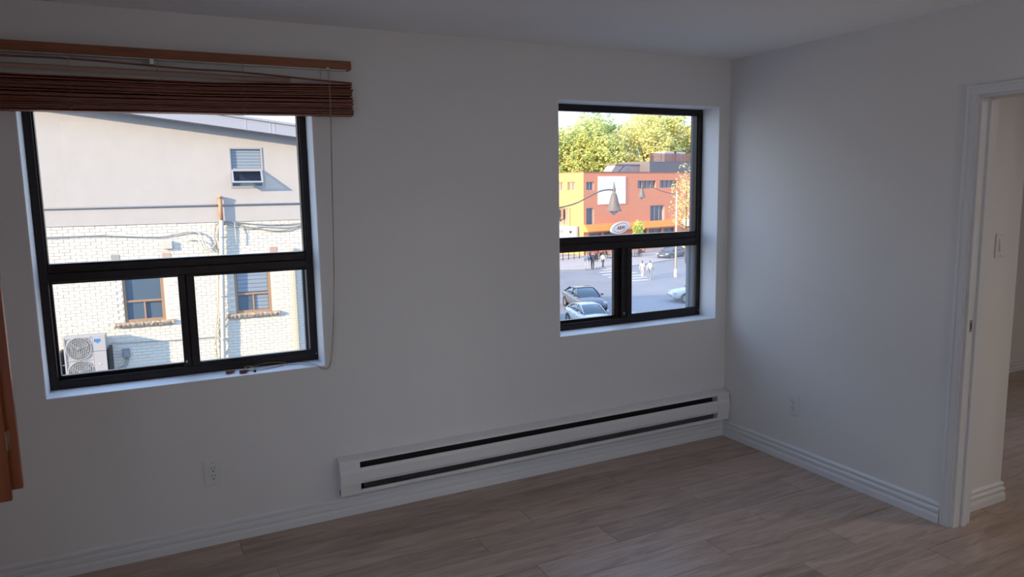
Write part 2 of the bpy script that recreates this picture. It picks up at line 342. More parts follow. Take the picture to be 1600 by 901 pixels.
# ================================================================== blind
bl = tag(empty('window_blind', (-3.21, 0, 2.27)), 'reddish brown slatted wooden blind pulled up over the left window', 'blind')
bo = (3.21, 0, -2.27)
def BP(mb, name, m, bev=0):
    o = mb.build(name, m, bl, bev); o.location = bo; return o
BP(MB().prism([(-.056, 2.2325), (-.002, 2.2325), (-.002, 2.272), (-.056, 2.272)], 'x', -3.99, -2.437), 'headrail', HEADW, .002)
BP(MB().box(-3.97, -2.46, -.046, -.012, 2.2295, 2.2325), 'headrail_channel', METAL)
BP(MB().box(-3.302, -3.284, -.058, -.030, 2.207, 2.231), 'cord_guide', METAL, .001); BP(MB().box(-2.556, -2.542, -.058, -.05, 2.226, 2.238), 'cord_guide', METAL, .001)
NS = 24
zb = lambda x: 1.998 + (x + 3.99) * .0125
zt = lambda x: 2.144 + max(0, x + 3.1) * .036
for k in range(NS):
    f0 = k / NS; t = .0042; tw = random.uniform(-.0035, .0035); yo = random.uniform(-.004, .003); dx = random.uniform(-.003, .003)
    mb = MB(); n = 12
    vs = []
    for i in range(n + 1):
        x = -3.99 + dx + (1.553) * i / n; z = zb(x) + (zt(x) - zb(x)) * f0 + .0008 * math.sin(i * 1.3 + k * 2)
        dz0 = tw
        vs += [(x, -.062 + yo, z - dz0), (x, -.012 + yo, z + dz0), (x, -.012 + yo, z + dz0 + t), (x, -.062 + yo, z - dz0 + t)]
    fs = [(i * 4 + a, i * 4 + (a + 1) % 4, i * 4 + 4 + (a + 1) % 4, i * 4 + 4 + a) for i in range(n) for a in range(4)] + [(0, 1, 2, 3), (4 * n + 3, 4 * n + 2, 4 * n + 1, 4 * n)]
    mb.add(vs, fs); o = BP(mb, 'slat', SLATM)
def loose(pts, dy0, dy1, t, m):
    pts = smooth_path([(x, 0, z) for x, z in pts], 4); vs = []
    for p in pts: vs += [(p.x, dy0, p.z), (p.x, dy1, p.z + .004), (p.x, dy1, p.z + t + .004), (p.x, dy0, p.z + t)]
    n = len(pts) - 1
    fs = [(i * 4 + a, i * 4 + (a + 1) % 4, i * 4 + 4 + (a + 1) % 4, i * 4 + 4 + a) for i in range(n) for a in range(4)] + [(0, 1, 2, 3), (4 * n + 3, 4 * n + 2, 4 * n + 1, 4 * n)]
    return BP(MB().add(vs, fs), 'slat', m)
loose([(-3.99, 2.205), (-3.6, 2.211), (-3.19, 2.1965), (-2.93, 2.1935), (-2.6, 2.177), (-2.437, 2.170)], -.060, -.012, .0045, SLATM)
o = loose([(-3.99, 2.168), (-3.6, 2.168), (-3.19, 2.166), (-2.93, 2.163), (-2.72, 2.163)], -.030, -.024, .017, SLATP); o['label'] = 'pale slat seen edge on above the stack'
# ladder cords (zigzag on the stack) and lift cord with its tangle on the sill
for lx in (-3.60, -3.275, -2.931, -2.588):
    mb = MB(); pts = []
    for k in range(15):
        z = 2.225 - k * .0155; pts.append((lx + (.012 if k % 2 else -.012) * (1 if k > 4 else .25) + random.uniform(-.004, .004), -.0645, z))
    mb.tube(pts, .0009, 5)
    mb.tube([(lx + .004, -.064, 2.232), (lx + .002, -.064, 2.17)], .0010, 5)
    BP(mb, 'ladder_cord', CORD)
cz = smooth_path([(-2.550, -.066, 2.23), (-2.550, -.068, 2.10), (-2.551, -.066, 2.0), (-2.556, -.050, 1.66), (-2.562, -.040, 1.35), (-2.575, -.034, 1.05), (-2.592, -.032, .86), (-2.612, -.030, .795), (-2.640, -.022, .790), (-2.668, -.006, .812), (-2.69, .03, .806), (-2.72, .075, .804), (-2.79, .10, .8045), (-2.86, .09, .804), (-2.93, .075, .805), (-2.975, .07, .806), (-2.96, .11, .812), (-2.88, .135, .818), (-2.80, .13, .812), (-2.79, .10, .806), (-2.88, .065, .804), (-2.97, .06, .804), (-2.99, .09, .818), (-2.96, .10, .82), (-2.94, .08, .808)])
BP(MB().tube(cz, .0014, 6), 'lift_cord', CORD)
cz2 = smooth_path([(-2.545, -.066, 2.23), (-2.546, -.068, 2.05), (-2.553, -.046, 1.66), (-2.566, -.036, 1.2), (-2.60, -.028, .84), (-2.625, -.024, .795), (-2.66, -.004, .806), (-2.70, .12, .803), (-2.80, .138, .804), (-2.90, .12, .804), (-2.98, .08, .805), (-3.0, .07, .805)])
BP(MB().tube(cz2, .0013, 6), 'lift_cord', CORD)
for (tx, ty, ang) in ((-3.035, .075, .25), (-2.975, .045, .1)):
    mb = MB(); c_, s_ = math.cos(ang), math.sin(ang)
    pts = [(tx + (i / 5) * -.045 * c_, ty + (i / 5) * -.045 * s_, .811) for i in range(6)]
    mb.tube(pts, [.003, .007, .0085, .009, .009, .007], 10); BP(mb, 'tassel', SLATM)
BP(MB().tube([(-2.955, .040, .808), (-2.947, .034, .808)], .006, 8), 'tassel', PLACE_DARK)

# ================================================================== wooden shutter on the left wall
sh = tag(empty('wooden_shutter', (XL, -1.03, .74)), 'orange stained wooden shutter folded open at the left edge of view', 'shutter')
so_ = (-XL, 1.03, -.74)
def leaf(xa, xb, y0, y1, z0, z1):
    mb = MB(); st = .055
    mb.box(xa, xa + st, y0, y1, z0, z1).box(xb - st, xb, y0, y1, z0, z1).box(xa + st, xb - st, y0, y1, z0, z0 + .07).box(xa + st, xb - st, y0, y1, z1 - .07, z1).box(xa + st, xb - st, y0 + .007, y1 - .007, z0 + .07, z1 - .07)
    o = mb.build('leaf', SHUTW, sh, .002); o.location = so_; return o
leaf(-4.16, -3.791, -1.025, -1.003, .745, 2.10)
leaf(-4.16, -3.764, -1.000, -.978, .770, 2.12)
for z in (.93, 1.85):
    o = MB().box(-3.7905, -3.788, -1.024, -1.006, z - .03, z + .03).box(-3.790, -3.782, -1.0025, -1.0005, z - .03, z + .03).tube([(-3.7885, -1.0045, z - .032), (-3.7885, -1.0045, z + .032)], .0035, 8).build('hinge', mat('old_brass', (.30, .22, .14), .45, .5), sh); o.location = so_
o = bx('wall_cleat', SHUTW, (XL, -4.15, -1.05, -.975, .76, 2.11), sh, .003); o.location = so_

# ================================================================== baseboard heater
ht = tag(empty('baseboard_heater', (-1.295, 0, .12)), 'long white electric baseboard heater on the window wall', 'heater')
ho = (1.295, 0, -.12); hx0, hx1, hz0, hz1 = -2.590, -.008, .126, .318
def HP(mb, name, m, bev=0): o = mb.build(name, m, ht, bev); o.location = ho; return o
HP(MB().box(hx0 + .004, hx1 - .004, -.010, -.001, hz0, hz1 - .001), 'back_plate', HEATM)
HP(MB().prism([(-.001, hz1), (-.001, hz1 - .006), (-.056, .3005), (-.062, .296), (-.066, .296), (-.064, .304), (-.056, .3085)], 'x', hx0, hx1), 'top_cover', HEATM, .001)
HP(MB().prism([(-.060, .2635), (-.066, .2620), (-.070, .246), (-.070, .198), (-.062, .180), (-.058, .180), (-.066, .199), (-.066, .246)], 'x', hx0 + .104, hx1 - .10), 'front_panel', HEATM)
HP(MB().prism([(-.012, hz0), (-.060, hz0), (-.063, .130), (-.063, .148), (-.060, .148), (-.058, .131), (-.012, .131)], 'x', hx0 + .104, hx1 - .10), 'bottom_lip', HEATM)
HP(MB().box(hx0 + .10, hx1 - .10, -.014, -.011, .132, .300), 'dark_liner', HDARK)
for xa, xb, dx in ((hx0, hx0 + .105, .002), (hx1 - .102, hx1, -.002)):
    mb = MB().prism([(-.012, hz0), (-.062, hz0), (-.064, .16), (-.069, .185), (-.069, .245), (-.064, .262), (-.061, .300), (-.012, .312)], 'x', xa, xb)
    HP(mb, 'end_cap', HEATM, .0025)
    HP(MB().box(xa + .004, xb + dx, -.0725, -.0702, .187, .246), 'end_plate', HEATM, .001)
HP(MB().tube([(hx0 + .11, -.035, .185), (hx1 - .11, -.035, .185)], .008, 8), 'heating_element', METAL)
mb = MB(); x = hx0 + .13
while x < hx1 - .13: mb.box(x, x + .0008, -.056, -.016, .148, .238); x += .009
tag(HP(mb, 'fins', FIN), kind='stuff')
HP(MB().box(hx0 - .002, hx0 + .0005, -.058, -.050, .135, .165), 'wire_notch', HDARK)

# ================================================================== outlets and switch
def outlet(loc, rz, label, W_=.083, H_=.122):
    r = tag(empty('wall_outlet', loc, rz), label, 'outlet')     # local: faces -y
    MB().box(-W_ / 2, W_ / 2, -.006, -.0005, -H_ / 2, H_ / 2).build('cover_plate', PLASTIC, r, .003)
    MB().box(-.0185, .0185, -.0085, -.006, -.036, .036).build('receptacle', PLASTIC, r, .001)
    mb = MB()
    for zc in (.019, -.019):
        mb.box(-.0085, -.0060, -.0092, -.0084, zc + .001, zc + .011).box(.0055, .0080, -.0092, -.0084, zc + .002, zc + .010).tube([(0, -.0092, zc - .009), (0, -.0084, zc - .009)], .0034, 8)
    mb.build('socket_slots', PLACE_DARK, r)
    for z in (.050, -.050): MB().tube([(0, -.0072, z), (0, -.006, z)], .003, 8).build('screw', METAL, r)
    return r
outlet((-3.171, 0, .352), 0, 'white duplex outlet low on the window wall, left of the heater')
outlet((0, -.588, .357), R(-90), 'white duplex outlet low on the right wall, near the corner')
sw = tag(empty('light_switch', (.362, -1.485, 1.345)), 'white rocker light switch on the pier beyond the doorway', 'switch')
MB().box(-.040, .040, -.006, -.0005, -.060, .060).build('cover_plate', PLASTIC, sw, .003)
MB().box(-.018, .018, -.0075, -.006, -.034, .034).build('switch_frame', PLASTIC, sw, .001)
MB().prism([(-.0075, -.030), (-.0125, -.029), (-.008, .030), (-.0075, .030)], 'x', -.0145, .0145).build('rocker', PLASTIC, sw)
for z in (.050, -.050): MB().tube([(0, -.0072, z), (0, -.006, z)], .003, 8).build('screw', METAL, sw)

# ================================================================== OUTSIDE
_mat = mat; EXT = .52     # outdoor colours darkened to offset the strong sky and sun
def mat(name, col, *a, **k): return _mat(name, tuple(c * EXT for c in col), *a, **k)
GZ = -6.85
ASPH = mat('asphalt', (.335, .325, .345), .9, noise=(.35, .10), bump=(30, .3, .01))
WALKM = mat('sidewalk_concrete', (.60, .52, .50), .9, noise=(.6, .08))
KERB = mat('kerb_concrete', (.52, .50, .49), .85)
PAINT = mat('road_paint', (.85, .85, .85), .7, noise=(3, .06))
tag(bx('ground', ASPH, (-120, 260, WT + .05, 420, GZ - .6, GZ)), kind='structure', label='grey asphalt road and yard')
tag(bx('trim_4', ASPH, (-120, 260, -200, WT + .02, GZ - .6, GZ)), kind='structure', label='ground beneath and behind the building')
# pavement on the far side of the street with its kerb
sp_ = [(20.0, 64.9), (35.71, 63.14), (38.6, 61.9), (41.9, 60.9), (45.5, 61.9), (52, 64.5), (75, 74), (75, 120), (10, 120), (10, 66)]
sw_ = empty('sidewalk', (38, 64, GZ), kind='structure', label='pale pinkish pavement across the street')
o = MB().prism(sp_, 'z', GZ + .002, GZ + .10).build('paving', WALKM, sw_); o.location = (-38, -64, -GZ)
kb = MB(); kp = [Vector(p) for p in sp_[:7]]
for a, b in zip(kp, kp[1:]):
    n_ = Vector((b.y - a.y, a.x - b.x)).normalized() * .22
    kb.prism([a, b, b + n_, a + n_], 'z', GZ + .002, GZ + .105)
o = kb.build('kerb', KERB, sw_); o.location = (-38, -64, -GZ)
cw = empty('crosswalk', (38.5, 55.5, GZ), label='white zebra bars painted across the grey road', cat='crosswalk')
for a, b in [((39.4, 60.2), (41.2, 60.2)), ((37.8, 58.4), (41.7, 58.45)), ((36.8, 56.3), (40.9, 56.3)), ((36.2, 54.5), (40.1, 54.2)), ((35.8, 52.7), (39.3, 52.4)), ((35.6, 51.0), (38.3, 50.9))]:
    a = Vector(a); b = Vector(b); n_ = Vector((a.y - b.y, b.x - a.x)).normalized() * .28
    o = MB().prism([a - n_, b - n_, b + n_, a + n_], 'z', GZ + .001, GZ + .006).build('stripe', PAINT, cw); o.location = (-38.5, -55.5, -GZ)
def line_mark(a, b, wd, label):
    a = Vector(a); b = Vector(b); n_ = Vector((a.y - b.y, b.x - a.x)).normalized() * wd / 2
    tag(MB().prism([a - n_, b - n_, b + n_, a + n_], 'z', GZ + .001, GZ + .005).build('road_line', PAINT), label, 'road marking')
line_mark((25.6, 46.0), (22.0, 47.9), .14, 'short white road line behind the dark sedan')
line_mark((26.0, 39.2), (26.3, 36.0), .14, 'white parking line in front of the dark sedan')

# unseen block added left of the room, it keeps the low sun off the left wall
nb = tag(MB().box(-34, -24, -22, 1.5, 0, 15.6).box(-34.1, -23.9, -22.1, 1.6, 15.6, 15.8).build('sun_block', mat('sun_block_stucco', (.6, .58, .55), .9)), 'plain unseen block added left of the room to keep the sun out', 'building'); nb.location.z = GZ
# ------------------------------------------------------------------ white building
STUC = mat('pale_stucco', (.70, .665, .64), .9, noise=(2.5, .03), bump=(60, .4, .006))
BRK = mat('white_painted_brick', (1.06, 1.02, .91), .8, noise=(9, .03), rnd=.04)
MORT = mat('white_painted_mortar', (.90, .87, .78), .9)
FASC = mat('pale_metal_fascia', (.52, .54, .62), .5)
FRBR = mat('tan_brown_window_frame', (.52, .33, .21), .6)
FRGR = mat('grey_window_frame', (.52, .54, .58), .5)
STONE = mat('rough_stone', (.56, .44, .33), .9, noise=(12, .3), bump=(14, .9, .03))
GDARK = mat('dark_building_glass', (.13, .20, .28), .15, spec=.6)
SHADE = mat('pale_blue_window_shade', (.36, .45, .56), .7)
PIPEW = mat('white_painted_pipe', (.84, .80, .72), .6)
RUST = mat('orange_clay_pipe', (.72, .38, .22), .75)
CABG = mat('grey_cable', (.42, .43, .45), .6)
CABW = mat('whitewashed_cable', (.74, .72, .68), .6)
O1 = (-3.027, 16.2, 0)
wbd = tag(empty('white_building', (O1[0], O1[1], GZ), A1), 'white painted brick and stucco building facing the left window', 'building')
def WP(mb, name, m, parent=None, bev=0, n=0):
    o = mb.build(name, m, parent or wbd, bev)
    if parent is None: o.location = (0, 0, -GZ)
    return o
wins = [(-.985, -.080, -1.395, -.02), (1.560, 2.445, -1.375, -.02)]
upw = (1.633, 2.430, 1.822, 2.837)
# local y<0 faces us
WP(MB().box(-12, 7, .32, 14, GZ, .985), 'brick_core', MORT)
mb = MB()   # mortar skin with the window recesses
cur = -12
for a, b, c, d in wins: mb.box(cur, a, 0, .32, GZ, .985).box(a, b, 0, .32, GZ, c).box(a, b, 0, .32, d, .985); cur = b
mb.box(cur, 7, 0, .32, GZ, .985); WP(mb, 'brick_wall', MORT)
a, b, c, d = upw
roofz = lambda u: 3.505 - .131 * u
mb = MB(); T = -.03
mb.prism([(-12, .985), (a, .985), (a, roofz(a)), (-12, roofz(-12))], 'y', T, .3).prism([(a, .985), (b, .985), (b, c), (a, c)], 'y', T, .3).prism([(a, d), (b, d), (b, roofz(b)), (a, roofz(a))], 'y', T, .3).prism([(b, .985), (7, .985), (7, roofz(7)), (b, roofz(b))], 'y', T, .3)
WP(mb, 'stucco_wall', STUC)
WP(MB().prism([(-12, roofz(-12)), (7, roofz(7)), (7, roofz(7) + .27), (-12, roofz(-12) + .27)], 'y', -.48, 14), 'roof', FASC)
WP(MB().prism([(-12, roofz(-12) + .27), (7, roofz(7) + .27), (7, roofz(7) + .33), (-12, roofz(-12) + .33)], 'y', -.52, 14), 'roof_edge', FASC)
for u in (-.9, 2.05, 2.62, 2.72): WP(MB().prism([(u, roofz(u) - .0), (u + .012, roofz(u)), (u + .012, roofz(u) + .27), (u, roofz(u) + .27)], 'y', -.487, -.48), 'fascia_joint', PAINT)
WP(MB().tube([(-12, -.050, 1.405), (7, -.050, 1.405)], .022, 8), 'ledge_rail', CABG)
# bricks
bm_mesh = None; cand = []
BH, BL_ = .0766, .222
for r in range(51):
    z = .985 - (r + 1) * BH; u = -3.0 + (BL_ / 2 if r % 2 else 0)
    while u < 3.32:
        x0, x1, zz0, zz1 = u, u + BL_ - .012, z + .006, z + BH - .006; ok = True
        for (a, b, c, d) in [(w_[0] - .0, w_[1] + .0, w_[2], w_[3]) for w_ in wins] + [(-1.21, .105, -1.53, -1.39), (1.38, 2.64, -1.48, -1.37)]:
            if x1 > a and x0 < b and zz1 > c and zz0 < d: ok = False
        if ok: cand.append((x0, x1, zz0, zz1))
        u += BL_
camloc = Vector((-3.3636, -3.5766, 1.6514))
def bdist(c): p = Vector((O1[0], O1[1], 0)) + U1 * ((c[0] + c[1]) / 2) + Vector((0, 0, (c[2] + c[3]) / 2)); return (p - camloc).length
def in_view(c):
    u = (c[0] + c[1]) / 2; z = (c[2] + c[3]) / 2
    return (-2.45 < u < 3.0 and z > .27) or (-2.3 < u < .33 and z < -.32) or (.5 < u < 2.9 and z < -.32)
vis = sorted([c for c in cand if in_view(c)], key=bdist)[:300]; vs_ = set(vis)
bmsh = None
for c in vis:
    wd, hh = c[1] - c[0], c[3] - c[2]
    if bmsh is None:
        o = WP(MB().box(-wd / 2, wd / 2, -.010, 0, -hh / 2, hh / 2), 'brick', BRK); bmsh = o.data
    else:
        o = bpy.data.objects.new('brick', bmsh); COL.objects.link(o); o.parent = wbd
    o.location = ((c[0] + c[1]) / 2, random.uniform(-.002, .004), (c[2] + c[3]) / 2 - GZ); o.rotation_euler = (0, random.uniform(-.008, .008), random.uniform(-.006, .006))
mb = MB()
for c in cand:
    if c not in vs_:
        j = random.uniform(-.002, .004); mb.box(c[0], c[1], -.010 + j, 0, c[2], c[3])
tag(WP(mb, 'brickwork', BRK), kind='stuff')
# lower windows
for i, (a, b, c, d) in enumerate(wins):
    f = WP(MB().box(a, a + .06, .03, .12, c, d).box(b - .07, b, .03, .12, c, d).box(a + .06, b - .07, .03, .12, d - .06, d).box(a + .06, b - .07, .03, .12, c, c + .06).box(a + .06, b - .07, .04, .12, -.915, -.865).box((a + b) / 2 - .02, (a + b) / 2 + .02, .05, .12, c + .06, -.915), 'window_frame', FRBR, bev=.004)
    MB().box(a + .05, b - .06, .085, .09, -.88, d - .05).build('pane', GDARK, f)
    MB().box(a + .05, (a + b) / 2, .075, .08, c + .05, -.90).build('pane', GDARK, f)
    MB().box((a + b) / 2, b - .06, .095, .10, c + .05, -.90).build('pane', GDARK, f)
    if i:
        for k in range(7):
            z = -.11 - k * .105
            MB().box(a + .07, b - .08, .070, .083, z - .095, z).build('shade_slat', SHADE, f)
        for k in range(4):
            z = -.935 - k * .095
            MB().box((a + b) / 2 + .03, b - .08, .082, .093, z - .085, z).build('shade_slat', SHADE, f)
    sa, sb = (a - .215, b + .18)
    mb = MB(); n = 26; vs = []
    for k in range(n + 1):
        x = sa + (sb - sa) * k / n; j = lambda: random.uniform(-.012, .012)
        vs += [(x, .06, c), (x, -.085 + j(), c + j() * .3), (x, -.105 + j(), c - .045 + j()), (x, -.08 + j(), c - .10 + j()), (x, .06, c - .105)]
    fs = [(k * 5 + q, k * 5 + (q + 1) % 5, k * 5 + 5 + (q + 1) % 5, k * 5 + 5 + q) for k in range(n) for q in range(5)] + [(0, 1, 2, 3, 4), tuple(5 * n + q for q in (4, 3, 2, 1, 0))]
    o = WP(mb.add(vs, fs), 'window_sill', STONE); o['label'] = 'rough hewn tan stone sill'
    if not i:
        ring = [(b - .20 + .05 * math.cos(k * .5236), .06, -.10 + .05 * math.sin(k * .5236)) for k in range(13)]
        MB().tube(ring, .014, 6).build('ornament', PAINT, f)
# upper window with its lower awning sash open
a, b, c, d = upw
f = WP(MB().box(a, a + .045, -.045, .06, c, d).box(b - .045, b, -.045, .06, c, d).box(a + .045, b - .045, -.045, .06, d - .045, d).box(a + .045, b - .045, -.045, .06, c, c + .05).box(a + .045, b - .045, -.030, .06, 2.25, 2.315), 'window_frame', FRGR, bev=.004)
MB().box(a + .04, b - .04, .03, .035, 2.30, d - .04).build('pane', GDARK, f)
MB().box(a + .04, b - .04, .03, .035, c + .04, 2.26).build('pane', GDARK, f)
for k in range(6):
    z = d - .06 - k * .077
    MB().box(a + .055, b - .055, .010, .028, z - .068, z).build('shade_slat', SHADE, f)
ang = R(-40); Mh = Matrix.Translation((0, -.035, 2.262)) @ Matrix.Rotation(ang, 4, 'X')
L_ = -.42
ms = MB().box(a + .03, a + .075, -.03, .0, L_, 0, Mh).box(b - .075, b - .03, -.03, .0, L_, 0, Mh).box(a + .075, b - .075, -.03, 0, -.045, 0, Mh).box(a + .075, b - .075, -.03, 0, L_, L_ + .045, Mh)
# opens outward: rotate so the bottom swings towards us
s1 = ms.build('awning_sash', FRGR, f)
MB().box(a + .07, b - .07, -.017, -.013, L_ + .04, -.04, Mh).build('pane', glass('awning_glass', tint=(.55, .62, .72), refl=.1), s1)
# vents and small box
for u0, u1, z0, z1, m in ((-1.17, -.99, .112, .276, mat('grey_block', (.50, .50, .48), .9)), (-.057, .132, .116, .268, mat('pink_block', (.74, .55, .47), .9)), (2.468, 2.65, .136, .295, mat('red_block', (.72, .47, .40), .9))):
    WP(MB().box(u0, u1, -.016, 0, z0, z1), 'vent_block', m)
# things fixed to that wall, each its own object
def wall_thing(name, mb, m, label, cat, bev=0, group=None):
    xs = [v[0] for v in mb.v]; zs = [v[2] for v in mb.v]; cx = (min(xs) + max(xs)) / 2; cz_ = min(zs)
    base = Vector(O1) + U1 * cx + Vector((0, 0, cz_))
    mb.v = [(v[0] - cx, v[1], v[2] - cz_) for v in mb.v]
    o = mb.build(name, m, None, bev); o.location = base; o.rotation_euler = (0, 0, A1); return tag(o, label, cat, group)
wall_thing('junction_box', MB().box(-.022, .190, -.09, -.012, .367, .551), PIPEW, 'small white junction box on the white brick wall under the long cable', 'junction box', .006)
dp = empty('vent_pipe', Vector(O1) + U1 * 1.17 + Vector((0, 0, GZ)), A1, label='vertical vent pipe, clay orange at top and white below, on white building', cat='pipe')
def DPp(mb, name, m): mb.v = [(v[0] - 1.17, v[1], v[2] - GZ) for v in mb.v]; return mb.build(name, m, dp)
DPp(MB().tube([(.95, -.115, GZ), (1.174, -.115, -2.457), (1.285, -.115, -.205), (1.354, -.115, 1.03)], .056, 12), 'lower_pipe', PIPEW)
DPp(MB().tube([(1.354, -.115, 1.03), (1.356, -.115, 1.60)], .047, 12).lathe([(.047, 1.58), (.060, 1.58), (.060, 1.63), (0, 1.63)], (1.356, -.115, 0), 12), 'upper_pipe', RUST)
for z, u in ((.6, 1.33), (-.9, 1.252), (-2.0, 1.195)): DPp(MB().lathe([(.057, z), (.064, z), (.064, z + .03), (.057, z + .03)], (u, -.115, 0), 12).box(u - .02, u + .02, -.07, -.008, z, z + .03), 'bracket', METAL)
wall_thing('downspout', MB().box(2.985, 3.065, -.115, -.035, GZ, .0).box(2.985, 3.065, -.04, -.012, -1.2, -1.16).box(2.985, 3.065, -.115, -.035, 0, .25), mat('cream_downspout', (.82, .74, .56), .55), 'cream square downspout near the right end of the white brick wall', 'pipe', .006)
def cable(name, pts, r, m, label, n=-.05):
    wall_thing(name, MB().tube(smooth_path([(p[0], (p[2] if len(p) > 2 else n), p[1]) for p in pts]), r, 6), m, label, 'cable')
cable('cable', [(-3.4, .76), (-2.486, .745), (-1.44, .749), (-.6, .69), (-.071, .663), (.2, .70), (.51, .751), (.70, .76), (.80, .70)], .013, CABG, 'long grey cable sagging across the upper part of white brick wall')
cable('cable', [(.60, .745), (.78, .75), (.86, .66, -.09), (.90, .50, -.10), (.96, .38, -.10), (1.07, .33, -.10), (1.16, .42, -.08), (1.20, .45), (1.21, .2), (1.22, .0), (1.17, -.6), (1.12, -1.2), (1.03, -1.85), (1.02, -2.5), (1.0, -3.4)], .016, CABW, 'whitewashed cable looping down left side of the vent pipe')
cable('cable', [(.55, .56), (.74, .56), (.84, .50, -.09), (.88, .38, -.1), (.96, .30, -.1), (1.07, .27, -.1), (1.15, .34)], .013, CABW, 'short whitewashed cable loop just under the larger loop')
cable('cable', [(1.24, .2), (1.19, .45), (1.17, .66), (1.21, .88), (1.27, .95), (1.45, .99, -.06), (1.79, .95), (2.3, .89), (2.8, .87), (3.34, .89), (4.2, .9)], .014, CABG, 'upper grey cable running right from the top of vent pipe')
cable('cable', [(1.40, .93, -.06), (1.62, .96), (1.79, .88), (2.17, .80), (2.5, .73), (2.795, .715), (3.1, .77), (3.335, .846), (4.2, .9)], .015, CABG, 'lower sagging grey cable right of the vent pipe')
cable('cable', [(1.42, .96, -.06), (1.60, .90), (1.95, .80), (2.2, .84), (2.5, .82), (2.9, .80), (3.34, .85), (4.2, .88)], .012, CABW, 'pale middle cable in the bundle right of vent pipe')
cable('cable', [(1.66, .95, -.1), (1.665, .7, -.12), (1.675, .44, -.11)], .012, CABW, 'short loose cable end hanging in the pipe shadow')
cable('cable', [(1.47, -1.38), (1.30, -1.5, -.06), (1.13, -1.72), (1.10, -1.9), (1.16, -2.1, -.08), (1.14, -2.4)], .011, CABW, 'thin pale cable curling beside the vent pipe low down')
cable('cable', [(-1.40, -1.93, -.12), (-1.30, -1.87), (-1.1, -1.885), (-.5, -1.90), (.25, -1.93), (.62, -1.93), (1.04, -1.935)], .009, CABG, 'thin grey wire running from air conditioner to the pipe')
# meter box
mt = empty('meter_box', Vector(O1) + U1 * -1.017 + Vector((0, 0, -2.25)), A1, label='small grey disconnect box on brick right of the air conditioner', cat='meter box')
MB().box(-.075, .075, -.11, -.012, 0, .22).build('box_body', mat('grey_box', (.30, .33, .38), .6), mt, .006)
MB().box(-.06, .06, -.122, -.11, .02, .17).build('box_cover', mat('grey_cover', (.36, .39, .44), .5), mt, .004)
MB().tube(smooth_path([(-.02, -.06, 0), (-.03, -.06, -.08), (-.08, -.06, -.19), (-.22, -.05, -.26), (-.32, -.05, -.27)]), .012, 6).tube(smooth_path([(.03, -.06, 0), (.02, -.06, -.1), (-.05, -.06, -.24), (-.2, -.05, -.31), (-.32, -.05, -.32)]), .012, 6).build('conduit', CABG, mt)
# air conditioner
ACW, ACH, ACD = .865, 1.30, .34; ACN = -.52
ac = empty('air_conditioner', Vector(O1) + U1 * -1.817 + N1 * ACN + Vector((0, 0, -1.565 - ACH)), A1, label='grey two fan air conditioner outdoor unit by the white wall', cat='air conditioner')
ACM = mat('light_grey_enamel', (.62, .61, .62), .45); ACD_ = mat('fan_recess', (.33, .34, .35), .6); ACG = mat('grey_grille', (.60, .60, .60), .5)
X0, X1 = -ACW / 2, ACW / 2; FX = -.125; FR = .262
mb = MB().box(X0, X1, 0, ACD, 0, ACH)
mb.box(X0, FX - FR - .006, -.018, 0, 0, ACH).box(FX + FR + .006, FX + FR + .03, -.018, 0, 0, ACH).box(FX - FR, FX + FR, -.018, 0, ACH - .05, ACH).box(FX - FR, FX + FR, -.018, 0, .733, .748).box(FX - FR, FX + FR, -.018, 0, 0, .19)
mb.build('casing', ACM, ac, .006)
MB().box(FX + FR + .034, X1, -.022, 0, 0, .92).build('service_panel', ACM, ac, .004)
MB().box(FX + FR + .034, X1, -.020, 0, .93, ACH).build('service_panel', ACM, ac, .004)
MB().box(.26, .31, -.030, -.022, .60, .625).build('handle', PAINT, ac, .004)
lg = MB().prism([(.20, 1.22), (.33, 1.22), (.33, 1.15), (.29, 1.15), (.27, 1.11), (.24, 1.15), (.20, 1.15)], 'y', -.0235, -.020).build('emblem', mat('blue_emblem', (.08, .30, .75), .4), ac)
for zc in (1.02, .46):
    g = MB().disc((FX, -.003, zc), FR, seg=28).build('fan_recess', ACD_, ac)
    fm = MB(); fm.lathe([(0, -.016), (.05, -.016), (.055, -.002), (.055, .0)], (FX, -.006, zc), 14, 'y')
    for k in range(3):
        a0 = k * 2.094 + .4
        vs = [(FX + rr * math.cos(a0 + da), -.010 + dy, zc + rr * math.sin(a0 + da)) for rr, da, dy in ((.05, -.3, 0), (.22, -.15, -.003), (.235, .45, .004), (.14, .6, .005), (.05, .4, .003))]
        fm.add(vs, [(0, 1, 2, 3, 4)])
    fm.build('fan', mat('fan_plastic', (.50, .50, .47), .5), ac)
    gm = MB()
    for rr in (.09, .15, .205, FR): 
        ring = [(FX + rr * math.cos(2 * math.pi * k / 28), -.024, zc + rr * math.sin(2 * math.pi * k / 28)) for k in range(29)]; gm.tube(ring, .0035 if rr < FR else .008, 4)
    x = FX - FR + .02
    while x < FX + FR:
        hh = math.sqrt(max(0, FR ** 2 - (x - FX) ** 2)); gm.tube([(x, -.027, zc - hh), (x, -.027, zc + hh)], .004, 4); x += .037
    tag(gm.build('fan_grille', ACG, ac), kind='stuff')
for x in (X0 - .10, X1 + .05): MB().box(x - .025, x + .025, .02, .5, -.05, .95).build('mounting_bracket', HDARK if x > 0 else mat('dark_blue_bracket', (.06, .075, .12), .6), ac)
MB().box(X0 - .1, X1 + .1, 0, .5, -.12, -.02).build('mounting_shelf', METAL, ac)
MB().box(X0 - .6, X0, .10, .12, .62, .645).box(X0 - .6, X0, .10, .12, .17, .19).build('side_bar', PAINT, ac)

